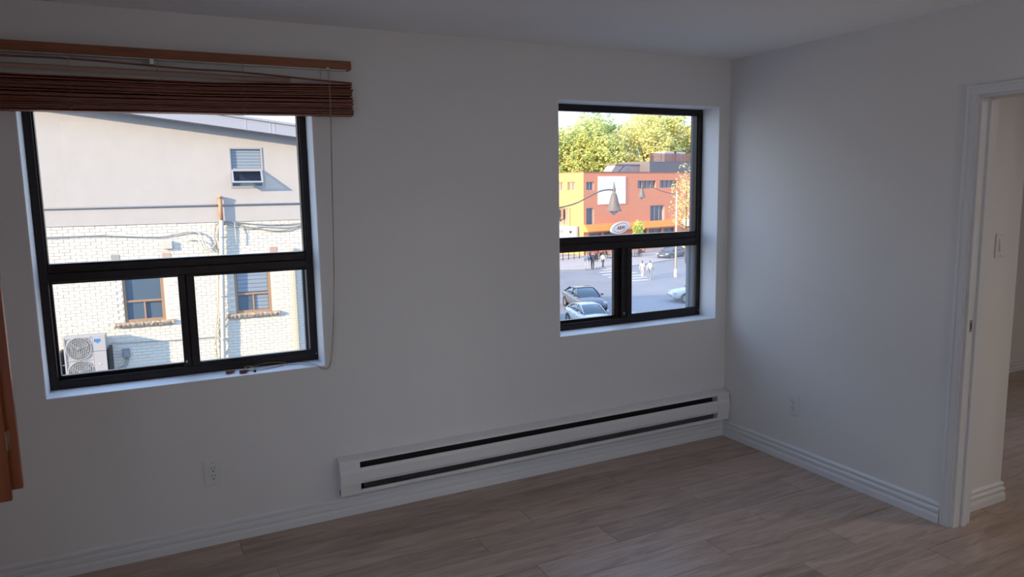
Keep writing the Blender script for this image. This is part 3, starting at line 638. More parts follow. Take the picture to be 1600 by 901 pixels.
# ------------------------------------------------------------------ orange building across the street
def brick_tex(name, col, mortar, sx=1.0):
    col = [x * EXT for x in col]; mortar = [x * EXT for x in mortar]
    m = bpy.data.materials.new(name); m.use_nodes = True; t = m.node_tree; b = t.nodes['Principled BSDF']; b.inputs['Roughness'].default_value = .85
    c = t.nodes.new('ShaderNodeTexCoord'); sp = t.nodes.new('ShaderNodeSeparateXYZ'); t.links.new(c.outputs['Object'], sp.inputs[0])
    ad = t.nodes.new('ShaderNodeMath'); ad.operation = 'ADD'; t.links.new(sp.outputs[0], ad.inputs[0]); t.links.new(sp.outputs[1], ad.inputs[1])
    cb = t.nodes.new('ShaderNodeCombineXYZ'); t.links.new(ad.outputs[0], cb.inputs[0]); t.links.new(sp.outputs[2], cb.inputs[1])
    br = t.nodes.new('ShaderNodeTexBrick'); br.inputs['Scale'].default_value = 2.2; br.inputs['Color1'].default_value = (*col, 1); br.inputs['Color2'].default_value = (*[x * .9 for x in col], 1); br.inputs['Mortar'].default_value = (*mortar, 1); br.inputs['Mortar Size'].default_value = .012
    t.links.new(cb.outputs[0], br.inputs[0]); t.links.new(br.outputs[0], b.inputs['Base Color']); return m
ORB = brick_tex('orange_brick', (1.25, .44, .24), (1.2, .62, .44)); YEL = brick_tex('yellow_brick', (.84, .52, .20), (.84, .62, .32))
A2 = R(13); O2 = (46.384, 75.0, GZ); Z2 = -GZ
U2 = Vector((math.cos(A2), math.sin(A2), 0)); N2 = Vector((-math.sin(A2), math.cos(A2), 0))
ob = tag(empty('orange_building', O2, A2), 'orange brick corner building with a yellow side wall across the street', 'building')
def OP(mb, name, m, bev=0, parent=None):
    o = mb.build(name, m, parent or ob, bev)
    if parent is None: o.location = (0, 0, Z2)
    return o
OWIN = mat('far_window_glass', (.20, .20, .25), .2, spec=.6); OFR = mat('far_window_frame', (.62, .45, .38), .6); OFW = mat('far_white_frame', (.8, .78, .76), .6)
BW, BD, BT = 34.0, 13.0, 3.75
def facade(axis, spans, holes, z0, z1, m, t=.3):
    """box wall with recessed holes; axis x: front face at local y=0, axis y: side face at local x=0"""
    mb = MB(); cur = spans[0]
    B = (lambda a, b, c, d: mb.box(a, b, 0, t, c, d)) if axis == 'x' else (lambda a, b, c, d: mb.box(0, t, a, b, c, d))
    ks = sorted(set([spans[0], spans[1]] + [h[0] for h in holes] + [h[1] for h in holes]))
    for a, b in zip(ks, ks[1:]):
        hs = sorted([h for h in holes if h[0] <= a + 1e-6 and h[1] >= b - 1e-6], key=lambda h: h[2]); z = z0
        for h in hs: B(a, b, z, h[2]); z = h[3]
        B(a, b, z, z1)
    return mb
fh = [(.487, 1.883, 1.49, 2.555), (.472, 1.872, -2.935, -.757), (10.411, 14.204, 1.596, 2.67), (15.09, 18.978, 1.634, 2.693), (13.068, 16.177, -3.007, -.763)]
shop = [(1.0, 3.4, -6.4, -4.0), (3.7, 6.4, -6.4, -4.0), (9.6, 12.4, -6.4, -4.0), (12.8, 15.6, -6.4, -4.0), (16.0, 18.4, -6.4, -4.0)]
OP(facade('x', (0, BW), fh + shop, GZ, BT, ORB), 'front_wall', ORB)
sh_ = [(1.472, 2.873, 1.53, 2.61), (3.75, 4.95, 1.53, 2.61), (2.75, 4.9, -2.95, -.75), (1.2, 4.8, -6.2, -3.4)]
OP(facade('y', (.3, BD), [(a, b, c, d) for a, b, c, d in sh_], GZ, BT + .03, YEL), 'side_wall', YEL)
OP(MB().box(-.02, 0, 0, .3, GZ, BT + .03), 'corner_strip', YEL)
OP(MB().box(.3, BW, 1.2, BD, GZ, BT - .3), 'inner_block', OFR)
OP(MB().box(-.06, BW, -.06, .35, BT, BT + .10).box(-.06, .35, .35, BD, BT, BT + .10), 'parapet_cap', mat('rusty_cap', (.45, .22, .16), .7))
for i, (a, b, c, d) in enumerate(fh + shop):
    n = [2, 1, 4, 4, 3, 2, 2, 2, 2, 2][i]; wf = .06
    mb = MB().box(a, b, .16, .24, c, c + wf).box(a, b, .16, .24, d - wf, d)
    for k in range(n + 1):
        x = a + (b - a) * k / n; mb.box(max(a, x - wf / 2 - .02), min(b, x + wf / 2 + .02), .16, .24, c, d)
    if i in (0, 1, 4): mb.box(b - .22, b, .14, .25, c, d)
    f = OP(mb, 'window_frame', OFW if i in (0, 1, 4) else OFR)
    for k in range(n): MB().box(a + (b - a) * k / n + .02, a + (b - a) * (k + 1) / n - .02, .25, .27, c + .03, d - .03).build('pane', OWIN, f)
for (a, b, c, d) in sh_:
    f = OP(MB().box(.14, .22, a, b, c, c + .07).box(.14, .22, a, b, d - .07, d).box(.14, .22, a, a + .07, c, d).box(.14, .22, b - .07, b, c, d).box(.14, .22, (a + b) / 2 - .04, (a + b) / 2 + .04, c, d), 'window_frame', OFR)
    MB().box(.25, .27, a + .05, b - .05, c + .05, d - .05).build('pane', mat('side_window_glass', (.50, .42, .32), .3), f)
OP(MB().box(2.595, 7.90, -.06, 0, 1.45, 3.25), 'white_panel', mat('pinkish_white_panel', (1.4, 1.22, 1.24), .7), .01)['label'] = 'upper pinkish half of the white wall panel'
OP(MB().box(2.595, 7.90, -.06, 0, -.37, 1.44), 'white_panel', mat('white_panel', (1.5, 1.48, 1.46), .7), .01)
OP(MB().prism([(0, -2.86), (0, -3.74), (-.75, -3.74), (-.75, -3.62), (-.2, -2.86)], 'x', 0, 18.6), 'awning', mat('bright_orange_awning', (1.4, .46, .08), .6))
OP(MB().box(0, 18.6, -.76, -.70, -2.93, -2.86).box(0, 18.6, -.78, 0, -3.80, -3.74), 'awning_trim', mat('pale_orange_trim', (.85, .50, .30), .6))
OP(MB().box(20.2, 24.5, -1.2, 0, -3.9, -2.9), 'side_canopy', OFW, .02)
OP(MB().box(-.16, -.02, 3.6, 4.7, -2.2, -.9).box(-.04, -.0, 2.4, 2.55, -3.0, -.7), 'side_pilaster', mat('brown_strip', (.42, .24, .18), .7))
# rooftop volumes
rt = OP(MB().box(13.12, 24, .2, 6, BT + .02, 5.33), 'roof_box', mat('dark_roof_box', (.22, .20, .22), .6))
for k in range(6):
    z = 5.36 + k * .18; OP(MB().box(13.1, 24, .15, .22, z, z + .15), 'roof_slat', mat('cedar_slat', (.42, .17, .13), .7) if k == 0 else bpy.data.materials['cedar_slat'])
for x in (13.15, 15.6, 18.1, 20.6, 23.2): OP(MB().box(x, x + .08, .22, .30, 5.33, 6.46), 'slat_post', bpy.data.materials['cedar_slat'])
for x, wd in ((19.2, 2.3), (21.9, 2.2)):
    OP(MB().box(x, x + wd, 2.5, 4.5, 5.33, 6.85), 'rooftop_unit', OFW, .05)
OP(MB().box(21.45, 21.75, 2.4, 2.8, 5.33, 6.95), 'roof_vent', HDARK)
OP(MB().prism([(7.2, BT), (15.9, BT), (15.9, 4.6), (13, 4.78), (8.2, 4.78)], 'y', 2, 3.6), 'upper_roof', mat('pale_mauve_roof', (.55, .47, .48), .8))
OP(MB().box(8.1, 13.4, 1.95, 3.7, 4.78, 4.93), 'roof_edge', mat('dark_roof_edge', (.30, .24, .26), .7))
OP(MB().box(13.2, 14.4, 1.0, 1.8, BT, 4.45), 'roof_hatch', mat('pale_teal_hatch', (.50, .72, .68), .6))
OP(MB().tube([(8.6, 1.9, BT + .05), (9.8, 1.9, 4.7)], .04, 5), 'roof_strut', HDARK)
# ellipse sign on the awning, with the lettering the photo shows
sg = empty('oval_sign', Vector(O2) + U2 * 5.8 + N2 * -.95 + Vector((0, 0, -3.45 - GZ)), A2, label='white oval restaurant sign with brown lettering on the orange awning', cat='sign')
SW_, SBR = mat('sign_white', (.9, .9, .9), .5), mat('sign_brown', (.28, .06, .03), .5)
def ell(rx, rz, y0, y1, n=36, tilt=R(10)):
    ps = [(rx * math.cos(2 * math.pi * k / n), rz * math.sin(2 * math.pi * k / n)) for k in range(n)]
    ps = [(x * math.cos(tilt) - z * math.sin(tilt), x * math.sin(tilt) + z * math.cos(tilt)) for x, z in ps]; return MB().prism(ps, 'y', y0, y1)
ell(1.80, .74, -.12, .15).build('sign_board', SW_, sg); ell(1.36, .56, -.135, -.12).build('sign_ring', SBR, sg); ell(1.30, .50, -.150, -.135).build('sign_face', SW_, sg)
text('lettering', 'A&W', .66, mat('sign_orange_brown', (.38, .10, .04), .5), sg, (0, -.16, -.02), (R(90), 0, 0), .01, .25, .02)
# grey shop sign beside the yellow wall
sb = empty('shop_sign_board', Vector(O2) + N2 * 2.75 + U2 * -.25 + Vector((0, 0, -3.05 - 2.2 - GZ)), A2 + R(90), label='pale grey shop sign board fixed along the yellow wall', cat='sign')
SF = mat('sign_pale_grey', (.52, .58, .60), .5)
MB().box(-1.95, 1.75, -.08, .30, 0, 2.2).build('sign_board', SW_, sb, .02)
MB().box(-1.85, 1.65, .30, .32, .1, 2.05).build('sign_face', SF, sb)
text('lettering', 'YTT', .62, mat('sign_grey_letters', (.12, .14, .16), .6), sb, (.95, .33, 1.35), (R(90), 0, R(180)), .01)
MB().prism([(-1.25, 1.50), (-1.05, 1.62), (-.95, 1.52), (-.82, 1.62), (-.62, 1.50), (-.85, 1.32), (-.95, 1.20), (-1.05, 1.32)], 'y', .32, .335).build('emblem', HDARK, sb)
# round hanging sign
rs = empty('round_sign', Vector(O2) + N2 * 4.3 + U2 * -.95 + Vector((0, 0, -1.45 - GZ)), A2 - R(25), label='round blue sign on the yellow wall above the grey board', cat='sign')
MB().lathe([(0, 0), (.78, 0), (.78, .10), (0, .10)], (0, 0, 0), 28, 'y').build('sign_disc', mat('sign_blue', (.16, .34, .55), .5), rs)
MB().box(.70, 1.15, .02, .08, -.04, .04).build('bracket', METAL, rs)

# ------------------------------------------------------------------ street lamps
LGR = mat('lamp_grey_brown', (.22, .19, .185), .6, .0); LCR = mat('lamp_cream', (.75, .62, .50), .5); GLB = glass('lamp_globe', tint=(.9, .9, .9), refl=.2, haze=.5)
def street_lamp(base, arm, head, sc, label, pole_m, pole_top):
    t = empty('street_lamp', base, label=label, cat='street lamp'); b = Vector(base)
    L = lambda mb: setattr(mb, 'v', [tuple(Vector(v) - b) for v in mb.v]) or mb
    L(MB().tube([base, (base[0], base[1], pole_top)], [.11, .075], 10).lathe([(.18, 0), (.18, .5), (.12, .8), (.1, .8)], base, 12)).build('pole', pole_m, t)
    L(MB().tube(smooth_path(arm), .035, 8)).build('arm', LGR, t)
    h = Vector(head)
    L(MB().lathe([(.0, .55), (.02, .45), (.05, .25), (.09, .12), (.06, .05), (.10, .0), (.0, .0)], h, 12)).build('finial', LGR, t)
    L(MB().lathe([(.0, -.02), (.09, -.02), (.13, -.08), (.17, -.22), (.215, -.42), (.27, -.62), (.33, -.78), (.38, -.84), (.38, -.86), (.34, -.84), (.24, -.6), (.1, -.3)], h, 18)).build('lamp_shade', LGR, t)
    L(MB().lathe([(.24, -.84), (.18, -.92), (.08, -1.02), (0, -1.08)], h, 14)).build('globe', GLB, t)
    L(MB().tube(smooth_path([(base[0], base[1], pole_top - .5), Vector(arm[1]) * .6 + Vector((base[0], base[1], pole_top)) * .4 + Vector((0, 0, -.25)), Vector(arm[1])]), .02, 6)).build('scroll', LGR, t)
    return t
street_lamp((12.3, 25, GZ), [(12.3, 25, .8), (13.4, 25, .84), (14.3, 25, 1.01), (15.0, 25, 1.30), (15.6, 25, 1.53), (16.05, 25, 1.60), (16.35, 25, 1.585)], (16.42, 25, 1.46), 1, 'grey bell street lamp hanging from a long curved arm, nearer of two', LGR, 1.2)
street_lamp((41.55, 51, GZ), [(41.55, 51, 1.10), (41.0, 51, 1.10), (40.24, 51, 1.24), (39.5, 51, 1.44), (38.7, 51, 1.72), (37.9, 51, 1.66), (37.55, 51, 1.62)], (37.5, 51, 1.66), 1, 'farther bell street lamp on a cream pole past the crosswalk', LCR, 1.35)

# ------------------------------------------------------------------ cars
TYRE = mat('tyre', (.03, .03, .03), .8); RIM = mat('rim', (.55, .56, .58), .35, .8); CGL = mat('car_glass', (.10, .13, .16), .08, spec=.8); LAMPM = mat('headlamp', (.85, .85, .82), .2); RED = mat('tail_lamp', (.5, .03, .02), .3)
def car(loc, heading, paint, label, roof_m=None):
    t = empty('car', loc, heading, label=label, cat='car')     # +x forward
    st = [(-2.28, .60, .45, .62), (-2.20, .76, .30, .90), (-1.95, .85, .24, 1.02), (-1.4, .89, .22, 1.03), (-.6, .90, .22, .98), (.3, .90, .22, .95), (.95, .89, .22, .93), (1.5, .87, .24, .86), (2.0, .80, .26, .76), (2.22, .66, .32, .62), (2.30, .50, .42, .55)]
    def loft(st, sec, name, m):
        mb = MB(); mb.smooth = True; vs = []
        for s_ in st: vs += sec(s_)
        n = len(sec(st[0])); fs = [(i * n + k, i * n + (k + 1) % n, (i + 1) * n + (k + 1) % n, (i + 1) * n + k) for i in range(len(st) - 1) for k in range(n)]
        fs += [tuple(range(n)), tuple(range(len(vs) - 1, len(vs) - n - 1, -1))]
        mb.add(vs, fs); return mb.build(name, m, t)
    def body_sec(s_):
        x, w_, zb_, zt_ = s_; h = zt_ - zb_
        half = [(w_ * .80, zb_), (w_ * .97, zb_ + h * .15), (w_, zb_ + h * .45), (w_ * .985, zb_ + h * .75), (w_ * .93, zb_ + h * .93), (w_ * .70, zt_), (0, zt_ + .03)]
        return [(x, y, z) for y, z in half] + [(x, -y, z) for y, z in half[::-1][1:]]
    b = loft(st, body_sec, 'body', paint)
    cab = [(-1.90, .70, .98, .99), (-1.55, .74, .98, 1.14), (-1.05, .76, .96, 1.34), (-.5, .77, .95, 1.42), (.1, .77, .94, 1.40), (.55, .75, .93, 1.24), (1.02, .72, .90, .96)]
    def cab_sec(s_, g=0):
        x, w_, zb_, zt_ = s_; h = zt_ - zb_; wt = w_ - .18 * h / .46
        half = [(w_ + g, zb_ - .03), ((w_ + wt) / 2 + .015 + g, zb_ + h * .5), (wt + g, zt_ - .04 * min(1, h * 3)), (wt * .8, zt_ + g), (0, zt_ + .015 + g)]
        return [(x, y, z) for y, z in half] + [(x, -y, z) for y, z in half[::-1][1:]]
    loft(cab, cab_sec, 'cabin_glass', CGL)
    rf = [(-1.15, .755, .96, 1.31), (-.9, .765, .96, 1.375), (-.5, .77, .95, 1.42), (.0, .77, .94, 1.41), (.18, .765, .94, 1.375)]
    def roof_sec(s_):
        x, w_, zb_, zt_ = s_; h = zt_ - zb_; wt = w_ - .18 * h / .46
        half = [(wt + .03, zt_ - .07), (wt + .015, zt_ - .01), (wt * .8, zt_ + .012), (0, zt_ + .03)]
        return [(x, y, z) for y, z in half] + [(x, -y, z) for y, z in half[::-1][1:]]
    loft(rf, roof_sec, 'roof', roof_m or paint)
    for s_ in (1, -1):
        MB().tube([(.18, s_ * .60, 1.375), (.55, s_ * .66, 1.22), (1.05, s_ * .73, .95)], .035, 6).tube([(-1.1, s_ * .615, 1.33), (-1.55, s_ * .69, 1.13), (-1.95, s_ * .73, .99)], .05, 6).tube([(-.25, s_ * .62, 1.38), (-.20, s_ * .775, .97)], .028, 6).build('pillar', paint, t)
        MB().box(.72, .86, s_ * .86, s_ * 1.02, .96, 1.08).build('mirror', paint, t, .03)
        MB().box(1.98, 2.215, s_ * .50, s_ * .775, .60, .72).build('headlamp', LAMPM, t, .03)
        MB().box(-2.235, -2.05, s_ * .52, s_ * .80, .72, .86).build('tail_lamp', RED, t, .03)
        MB().box(-.22, -.06, s_ * .888, s_ * .915, .80, .825).box(-1.05, -.90, s_ * .888, s_ * .912, .83, .855).build('door_handle', RIM, t, .005)
        for wx in (1.42, -1.38):
            w_ = empty('wheel', (wx, s_ * .80, .32)); w_.parent = t
            MB().lathe([(.20, -.10), (.31, -.10), (.33, -.06), (.33, .06), (.31, .10), (.20, .10)], (0, 0, 0), 20, 'y').build('tyre', TYRE, w_)
            mb = MB().lathe([(0, s_ * .07), (.05, s_ * .085), (.06, s_ * .06), (.17, s_ * .05), (.20, s_ * .10), (.205, -s_ * .08), (0, -s_ * .08)], (0, 0, 0), 20, 'y')
            for k in range(5):
                a = k * 1.2566; mb.tube([(.04 * math.cos(a), s_ * .08, .04 * math.sin(a)), (.19 * math.cos(a), s_ * .09, .19 * math.sin(a))], .022, 5)
            mb.build('rim', RIM, w_)
            MB().lathe([(.34, s_ * .098), (.375, s_ * .112), (.385, s_ * .095), (.34, s_ * .05)], (wx, s_ * .80, .32), 20, 'y').build('wheel_arch', TYRE, t)
    MB().box(2.24, 2.315, -.42, .42, .40, .52).build('grille', HDARK, t, .01)
    MB().box(2.31, 2.325, -.26, .26, .42, .50).build('number_plate', PAINT, t)
    return t
GREYC = mat('dark_grey_paint', (.13, .14, .17), .35, 0, coat=.4); WHITEC = mat('white_car_paint', (.80, .80, .80), .3, coat=.5)
cg = car((24.25, 40.0, GZ), R(257), GREYC, 'dark grey sedan with black roof glass, seen through lower left pane', mat('black_roof', (.05, .055, .07), .2, coat=.5))
cg.scale = (1.1, 1.1, 1.1)
car((20.9, 34.2, GZ), R(259), WHITEC, 'white hatchback in front of the grey sedan, cut by the frame')
cw_ = car((33.65, 38.3, GZ), R(158), WHITEC, 'white car at the right edge of the street view')
cw_.scale = (1.1, 1.1, 1.12)
car((53.5, 66.3, GZ), R(200), mat('charcoal_car_paint', (.10, .11, .13), .3), 'small dark parked car far off beside the cream pole')

# ------------------------------------------------------------------ people
SKIN = mat('skin', (.60, .38, .28), .6)
def person(loc, heading, h, top, bottom, hair, label, phase=1.0, long_hair=False, arms=0.25, shoe=(.05, .05, .05)):
    t = empty('person', loc, heading, label=label, cat='person'); s_ = h / 1.75    # faces +x
    def skin(name, verts, edges, rad, m, lv=1):
        me = bpy.data.meshes.new(name); me.from_pydata([tuple(Vector(v) * s_) for v in verts], edges, []); me.materials.append(m)
        o = bpy.data.objects.new(name, me); COL.objects.link(o); o.parent = t
        md = o.modifiers.new('skin', 'SKIN'); md.use_smooth_shade = True
        for i, r_ in enumerate(rad):
            sv = me.skin_vertices[0].data[i]; rr = r_ if isinstance(r_, tuple) else (r_, r_); sv.radius = (rr[0] * s_, rr[1] * s_); sv.use_root = (i == 0)
        sb_ = o.modifiers.new('sub', 'SUBSURF'); sb_.levels = lv; sb_.render_levels = lv
        return o
    a = .26 * phase; V = []; E_ = []; Rr = []
    def add(p, r_, par=None):
        V.append(p); Rr.append(r_)
        if par is not None: E_.append((par, len(V) - 1))
        return len(V) - 1
    pel = add((0, 0, .95), (.11, .14)); waist = add((0, 0, 1.10), (.09, .12), pel); ch = add((0, 0, 1.30), (.11, .15), waist); nk = add((.0, 0, 1.46), .06, ch); hd0 = add((.01, 0, 1.53), .055, nk); hd1 = add((.02, 0, 1.63), (.09, .078), hd0); hd2 = add((.015, 0, 1.71), (.065, .06), hd1)
    nose = add((.115, 0, 1.62), .012, hd1)
    legs = []
    for sd_, q in ((1, 1), (-1, -1)):
        hip = add((0, .09 * sd_, .90), .085, pel); kn = add((.04 + a * .5 * q, .095 * sd_, .50), .058, hip)
        an = add((a * q - (.06 if q < 0 else 0), .095 * sd_, .09 + (.03 if q < 0 and phase else 0)), .04, kn); toe = add((a * q + .13 - (.06 if q < 0 else 0), .10 * sd_, .035), .032, an); legs.append((hip, kn, an, toe))
        shd = add((0, .17 * sd_, 1.40), .055, ch); el = add((-.03 - arms * .3 * q, .235 * sd_, 1.13), .04, shd); wr = add((.06 - arms * .9 * q, .22 * sd_, .90), .028, el)
        palm = add((.08 - arms * q, .22 * sd_, .84), (.018, .032), wr)
        for fy in (-.024, -.008, .008, .024): add((.09 - arms * q, .22 * sd_ + fy, .755 - abs(fy) * -.3), .008, palm)
        add((.125 - arms * q, .20 * sd_, .81), .009, palm)
    b = skin('body', V, E_, Rr, SKIN)
    # clothes as looser skins over the same joints
    def sub(idx, edges, grow, name, m, lv=1):
        mp = {i: k for k, i in enumerate(idx)}
        return skin(name, [V[i] for i in idx], [(mp[x], mp[y]) for x, y in edges], [((Rr[i] if isinstance(Rr[i], tuple) else (Rr[i], Rr[i]))[0] + grow, (Rr[i] if isinstance(Rr[i], tuple) else (Rr[i], Rr[i]))[1] + grow) for i in idx], m, lv)
    (h1, k1, a1, t1), (h2, k2, a2, t2) = legs
    arm = [i for i, v in enumerate(V) if abs(abs(v[1]) - .17) < .001 and v[2] == 1.40]
    el_ = [i + 1 for i in arm]; wr_ = [i + 2 for i in arm]
    sub([waist, pel, h1, k1, a1, h2, k2, a2], [(waist, pel), (pel, h1), (h1, k1), (k1, a1), (pel, h2), (h2, k2), (k2, a2)], .016, 'trousers', bottom)
    sub([waist, pel, ch, nk, arm[0], el_[0], wr_[0], arm[1], el_[1], wr_[1]], [(waist, pel), (waist, ch), (ch, nk), (ch, arm[0]), (arm[0], el_[0]), (el_[0], wr_[0]), (ch, arm[1]), (arm[1], el_[1]), (el_[1], wr_[1])], .022, 'jacket', top)
    sm_ = mat('shoe', shoe, .6)
    for (_, _, an, toe) in legs: sub([an, toe], [(an, toe)], .014, 'shoe', sm_)
    hv = [(-.02, 0, 1.68), (-.045, 0, 1.62), (-.055, 0, 1.54)] + ([(-.07, 0, 1.42)] if long_hair else []); skin('hair', [(0.0, 0, 1.735)] + hv, [(i, i + 1) for i in range(len(hv))], [(.06, .055)] + [(.075, .082)] * 2 + [(.05, .06)] * (len(hv) - 2), hair)
    ey = MB()
    for yy in (.03, -.03): ey.lathe([(0, .012), (.010, .006), (.012, 0), (0, 0)], (.098 * s_, yy * s_, 1.645 * s_), 8, 'x')
    ey.build('eyes', HDARK, t); MB().box(.103 * s_, .112 * s_, -.022 * s_, .022 * s_, 1.575 * s_, 1.582 * s_).build('mouth', RED, t)
    return t
NAVY = mat('navy_cloth', (.05, .07, .12), .9); DENIM = mat('denim', (.17, .24, .36), .9); PALEJ = mat('pale_jeans', (.50, .58, .68), .9); BLACKC = mat('black_cloth', (.04, .04, .05), .9); WHC = mat('white_cloth', (.82, .80, .78), .9); PINKC = mat('pale_pink_cloth', (.82, .66, .60), .9); BRH = mat('brown_hair', (.14, .08, .05), .8); DKH = mat('dark_hair', (.03, .025, .02), .8); BLH = mat('fair_hair', (.55, .38, .20), .8); TANP = mat('grey_trousers', (.30, .30, .32), .9)
person((37.95, 61.1, GZ + .0), R(235), 1.78, DENIM, PALEJ, BLH, 'person with fair hair and pale jeans walking by crosswalk, left of pair', .5, True)
person((38.75, 61.2, GZ + .0), R(235), 1.88, NAVY, BLACKC, DKH, 'person all in dark clothes at the left of the crosswalk', .7)
person((40.05, 61.2, GZ + .0), R(20), 1.72, WHC, NAVY, BRH, 'person in white top and navy trousers walking onto the crosswalk', 1.0)
person((38.45, 52.1, GZ), R(40), 1.72, PINKC, mat('pink_trousers', (.70, .62, .60), .9), BRH, 'person in pale pink top beside another in white on the crosswalk', 1.0, True, .2, (.7, .7, .7))
person((38.45, 50.9, GZ), R(40), 1.82, WHC, TANP, BRH, 'person in white jacket and grey trousers leaving the crosswalk', 1.1, False, .5, (.8, .8, .8))

person((43.0, 66.9, GZ + .1), R(230), 1.72, mat('dark_red_cloth', (.30, .08, .08), .9), BLACKC, DKH, 'person in dark red top standing back on the pavement', .2)
# ------------------------------------------------------------------ street furniture
fe = empty('patio_fence', (41.7, 71.0, GZ + .10), math.atan2(.58, 1.9), label='low dark metal patio fence on the pavement by yellow wall', cat='fence')
for k in range(7): MB().box(-3.0 + k * 1.0 - .03, -3.0 + k * 1.0 + .03, -.03, .03, 0, 1.05).build('post', HDARK, fe)
MB().box(-3.0, 3.0, -.02, .02, .98, 1.03).build('rail', HDARK, fe); MB().box(-3.0, 3.0, -.02, .02, .15, .19).build('rail', HDARK, fe); MB().box(-3.0, 3.0, -.012, .012, .55, .58).build('rail', HDARK, fe)
UMB = [mat('umbrella_cloth', (.35, .22, .24), .9), mat('table_top', (.45, .35, .30), .7)]
def patio_set(x, y, lab):
    t = empty('patio_table', (x, y, GZ + .10), random.random(), label=lab, cat='table', group='patio tables outside the restaurant')
    MB().lathe([(0, .72), (.45, .72), (.45, .75), (0, .75)], (0, 0, 0), 16).build('table_top', UMB[1], t)
    MB().tube([(0, 0, .02), (0, 0, .72)], .04, 8).lathe([(0, 0), (.28, 0), (.25, .03), (0, .04)], (0, 0, 0), 14).build('pedestal', HDARK, t)
def patio_chair(x, y, a, lab):
    t = empty('patio_chair', (x, y, GZ + .10), a, label=lab, cat='chair', group='dark patio chairs outside the orange building')
    MB().box(-.22, .22, -.22, .22, .43, .47).build('seat', HDARK, t, .01); MB().box(-.22, -.18, -.22, .22, .50, .88).build('backrest', HDARK, t, .01)
    for sx in (-.2, .2):
        for sy in (-.2, .2): MB().box(sx - .02, sx + .02, sy - .02, sy + .02, 0, .45 if sx > 0 else .52).build('leg', HDARK, t)
for (x, y) in ((44.8, 69.6), (47.4, 70.0), (50.4, 69.6)):
    pn = {44.8: 'leftmost', 47.4: 'middle', 50.4: 'rightmost'}[x]
    patio_set(x, y, pn + ' round patio table outside the restaurant')
    patio_chair(x - .75, y, 0, 'dark patio chair on the left of the ' + pn + ' patio table'); patio_chair(x + .75, y, math.pi, 'dark patio chair on the right of the ' + pn + ' patio table'); patio_chair(x, y - .8, R(90), 'dark patio chair in front of the ' + pn + ' patio table')
POT = mat('terracotta_pot', (.55, .26, .16), .8); LEAFG = mat('bright_green_leaf', (.30, .42, .10), .7, rnd=.1)
def leaves(mb, c, rad, n, size, rng, squash=1.0):
    for _ in range(n):
        while True:
            p = Vector((rng.uniform(-1, 1), rng.uniform(-1, 1), rng.uniform(-1, 1)))
            if .25 < p.length < 1: break
        p = p.normalized() * (p.length ** .35); q = Vector(c) + Vector((p.x * rad[0], p.y * rad[1], p.z * rad[2])); s_ = size * rng.uniform(.6, 1.3)
        a = Vector((rng.gauss(0, 1), rng.gauss(0, 1), rng.gauss(0, 1))).normalized(); b = a.orthogonal().normalized() * s_ * .6; a = a * s_
        mb.add([q - a * .5, q + b * .5, q + a * .5, q - b * .5], [(0, 1, 2, 3)])
rng = random.Random(3)
def planter(x, y, h, lab, m, n=260):
    t = empty('planter', (x, y, GZ + .10), label=lab, cat='planter')
    MB().lathe([(0, 0), (.30, 0), (.38, .55), (.34, .55), (.32, .50), (0, .50)], (0, 0, 0), 16).build('pot', POT, t)
    MB().tube([(0, 0, .45), (0, 0, h * .6)], .04, 6).build('stem', BRH, t)
    mb = MB(); leaves(mb, (0, 0, h * .72), (.55, .55, h * .3), n, .22, rng); tag(mb.build('foliage', m, t, fix=False), kind='stuff')
planter(50.3, 72.4, 1.5, 'leafy bush in a pot by the shop windows, left one', LEAFG)
planter(54.6, 73.6, 1.4, 'leafy bush in a pot by the shop windows, right one', mat('autumn_red_leaf', (.50, .20, .10), .8))
kb_ = tag(MB().box(-.45, .45, -.3, .3, 0, 1.7).build('kiosk', mat('beige_kiosk', (.78, .62, .50), .7), None, .03), 'pale beige kiosk cabinet beside the dark parked car', 'kiosk'); kb_.location = (56.6, 67.4, GZ + .1)

# ------------------------------------------------------------------ trees
def leafmat(name, c1, c2, sc=.45):
    c1 = [x * .80 for x in c1]; c2 = [x * .80 for x in c2]
    m = bpy.data.materials.new(name); m.use_nodes = True; t = m.node_tree; b = t.nodes['Principled BSDF']; b.inputs['Roughness'].default_value = .8; b.inputs['Specular IOR Level'].default_value = .1
    c = t.nodes.new('ShaderNodeTexCoord'); n = t.nodes.new('ShaderNodeTexNoise'); n.inputs['Scale'].default_value = sc; n.inputs['Detail'].default_value = 8; n.inputs['Roughness'].default_value = .75; t.links.new(c.outputs['Object'], n.inputs[0])
    r = t.nodes.new('ShaderNodeValToRGB'); r.color_ramp.elements[0].position = .40; r.color_ramp.elements[0].color = (*c1, 1); r.color_ramp.elements[1].position = .60; r.color_ramp.elements[1].color = (*c2, 1); t.links.new(n.outputs[0], r.inputs[0]); t.links.new(r.outputs[0], b.inputs['Base Color'])
    b.inputs['Subsurface Weight'].default_value = 0
    o = t.nodes['Material Output']; tl = t.nodes.new('ShaderNodeBsdfTranslucent'); t.links.new(r.outputs[0], tl.inputs[0]); mx = t.nodes.new('ShaderNodeMixShader'); mx.inputs[0].default_value = .4; t.links.new(b.outputs[0], mx.inputs[1]); t.links.new(tl.outputs[0], mx.inputs[2]); t.links.new(mx.outputs[0], o.inputs[0])
    return m
BARK = mat('bark', (.18, .13, .09), .9)
LM1 = leafmat('yellow_green_leaves', (.50, .58, .20), (.90, .84, .30)); LM2 = leafmat('green_leaves', (.36, .48, .22), (.76, .80, .34)); LM3 = leafmat('golden_leaves', (.66, .66, .24), (.92, .82, .36))
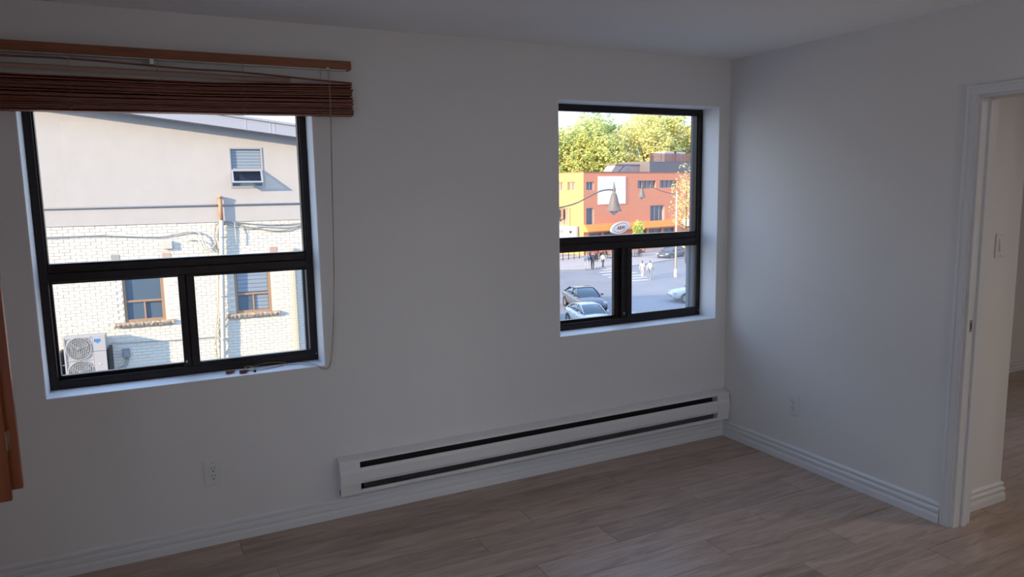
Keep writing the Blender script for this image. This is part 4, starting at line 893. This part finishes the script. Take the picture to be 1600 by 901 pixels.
def tree(x, y, top, rad, lm, label, n=6000, size=.55, group=None):
    t = empty('tree', (x, y, GZ), label=label, cat='tree', group=group); h = top - GZ; rg = random.Random(int(x * 10))
    MB().tube([(0, 0, 0), (.1, 0, h * .3), (0, .1, h * .6), (.1, 0, h * .85)], [.4, .3, .2, .06], 8).build('trunk', BARK, t)
    for k in range(5):
        a = k * 1.256; MB().tube([(0, 0, h * (.35 + .07 * k)), (rad * .4 * math.cos(a), rad * .4 * math.sin(a), h * (.5 + .07 * k)), (rad * .7 * math.cos(a), rad * .7 * math.sin(a), h * (.56 + .07 * k))], [.14, .09, .03], 6).build('branch', BARK, t)
    mb = MB(); L = 22
    for k in range(L):
        a = rg.uniform(0, 6.28); rr = rad * rg.uniform(.15, .75); zz = h * rg.uniform(.28, .88); 
        if k == 0: rr = 0; zz = h * .88
        r_ = rad * rg.uniform(.34, .52); cen = (rr * math.cos(a), rr * math.sin(a), min(zz, h - r_ * .8))
        leaves(mb, cen, (r_, r_, r_ * .85), n // L, size, rg)
    tag(mb.build('crown', lm, t, fix=False), kind='stuff')
TL = [(61.5, 114, 14.6, 8.0, LM1, 'yellow green tree at the far left of the tree line behind buildings', 14000), (69.5, 110, 14.3, 7.5, LM1, 'green tree second from the left behind the orange building', 14000),
      (77.5, 118, 17.2, 7.0, LM2, 'taller green tree just right of the sky gap', 12000), (79.5, 106, 15.4, 7.5, LM3, 'golden yellow tree in the middle of the tree line', 14000),
      (88.0, 114, 18.6, 8.5, LM1, 'tall yellow green tree above the dark rooftop box', 14000), (94.5, 106, 16.6, 7.5, LM3, 'golden tree at the right end of the tree line', 12000)]
for a in TL: tree(*a)
for i, (x, y, tp, wh) in enumerate(((58, 124, 12.5, 'leftmost'), (70, 128, 14.2, 'second from the left'), (84, 128, 16.5, 'middle'), (100, 126, 16.2, 'second from the right'), (110, 122, 14, 'rightmost'))): tree(x, y, tp, 8, LM2, 'green tree of the rear row behind the tree line, ' + wh, 7000, .75, 'background trees')
# small street trees
def small_tree(x, y, z0, top, rad, lm, label):
    t = empty('street_tree', (x, y, z0), label=label, cat='tree'); h = top - z0; rg = random.Random(int(x))
    MB().tube([(0, 0, 0), (.03, 0, h * .5), (0, 0, h * .9)], [.09, .07, .02], 7).build('trunk', BARK, t); mb = MB()
    for k in range(7): a = k * 2.4; rr = rad * .5 * rg.random(); leaves(mb, (rr * math.cos(a), rr * math.sin(a), h * (.5 + .07 * k)), (rad * .6, rad * .6, h * .16), 220, .20, rg)
    tag(mb.build('crown', lm, t, fix=False), kind='stuff')
small_tree(52.2, 71.2, GZ + .10, -2.6, .95, leafmat('fresh_green_leaves', (.45, .60, .16), (.72, .78, .25), 1.5), 'small bright green tree in front of the orange awning')
small_tree(51.0, 60.8, GZ, 3.6, 1.9, LM3, 'slim golden tree at the right side of the street view')
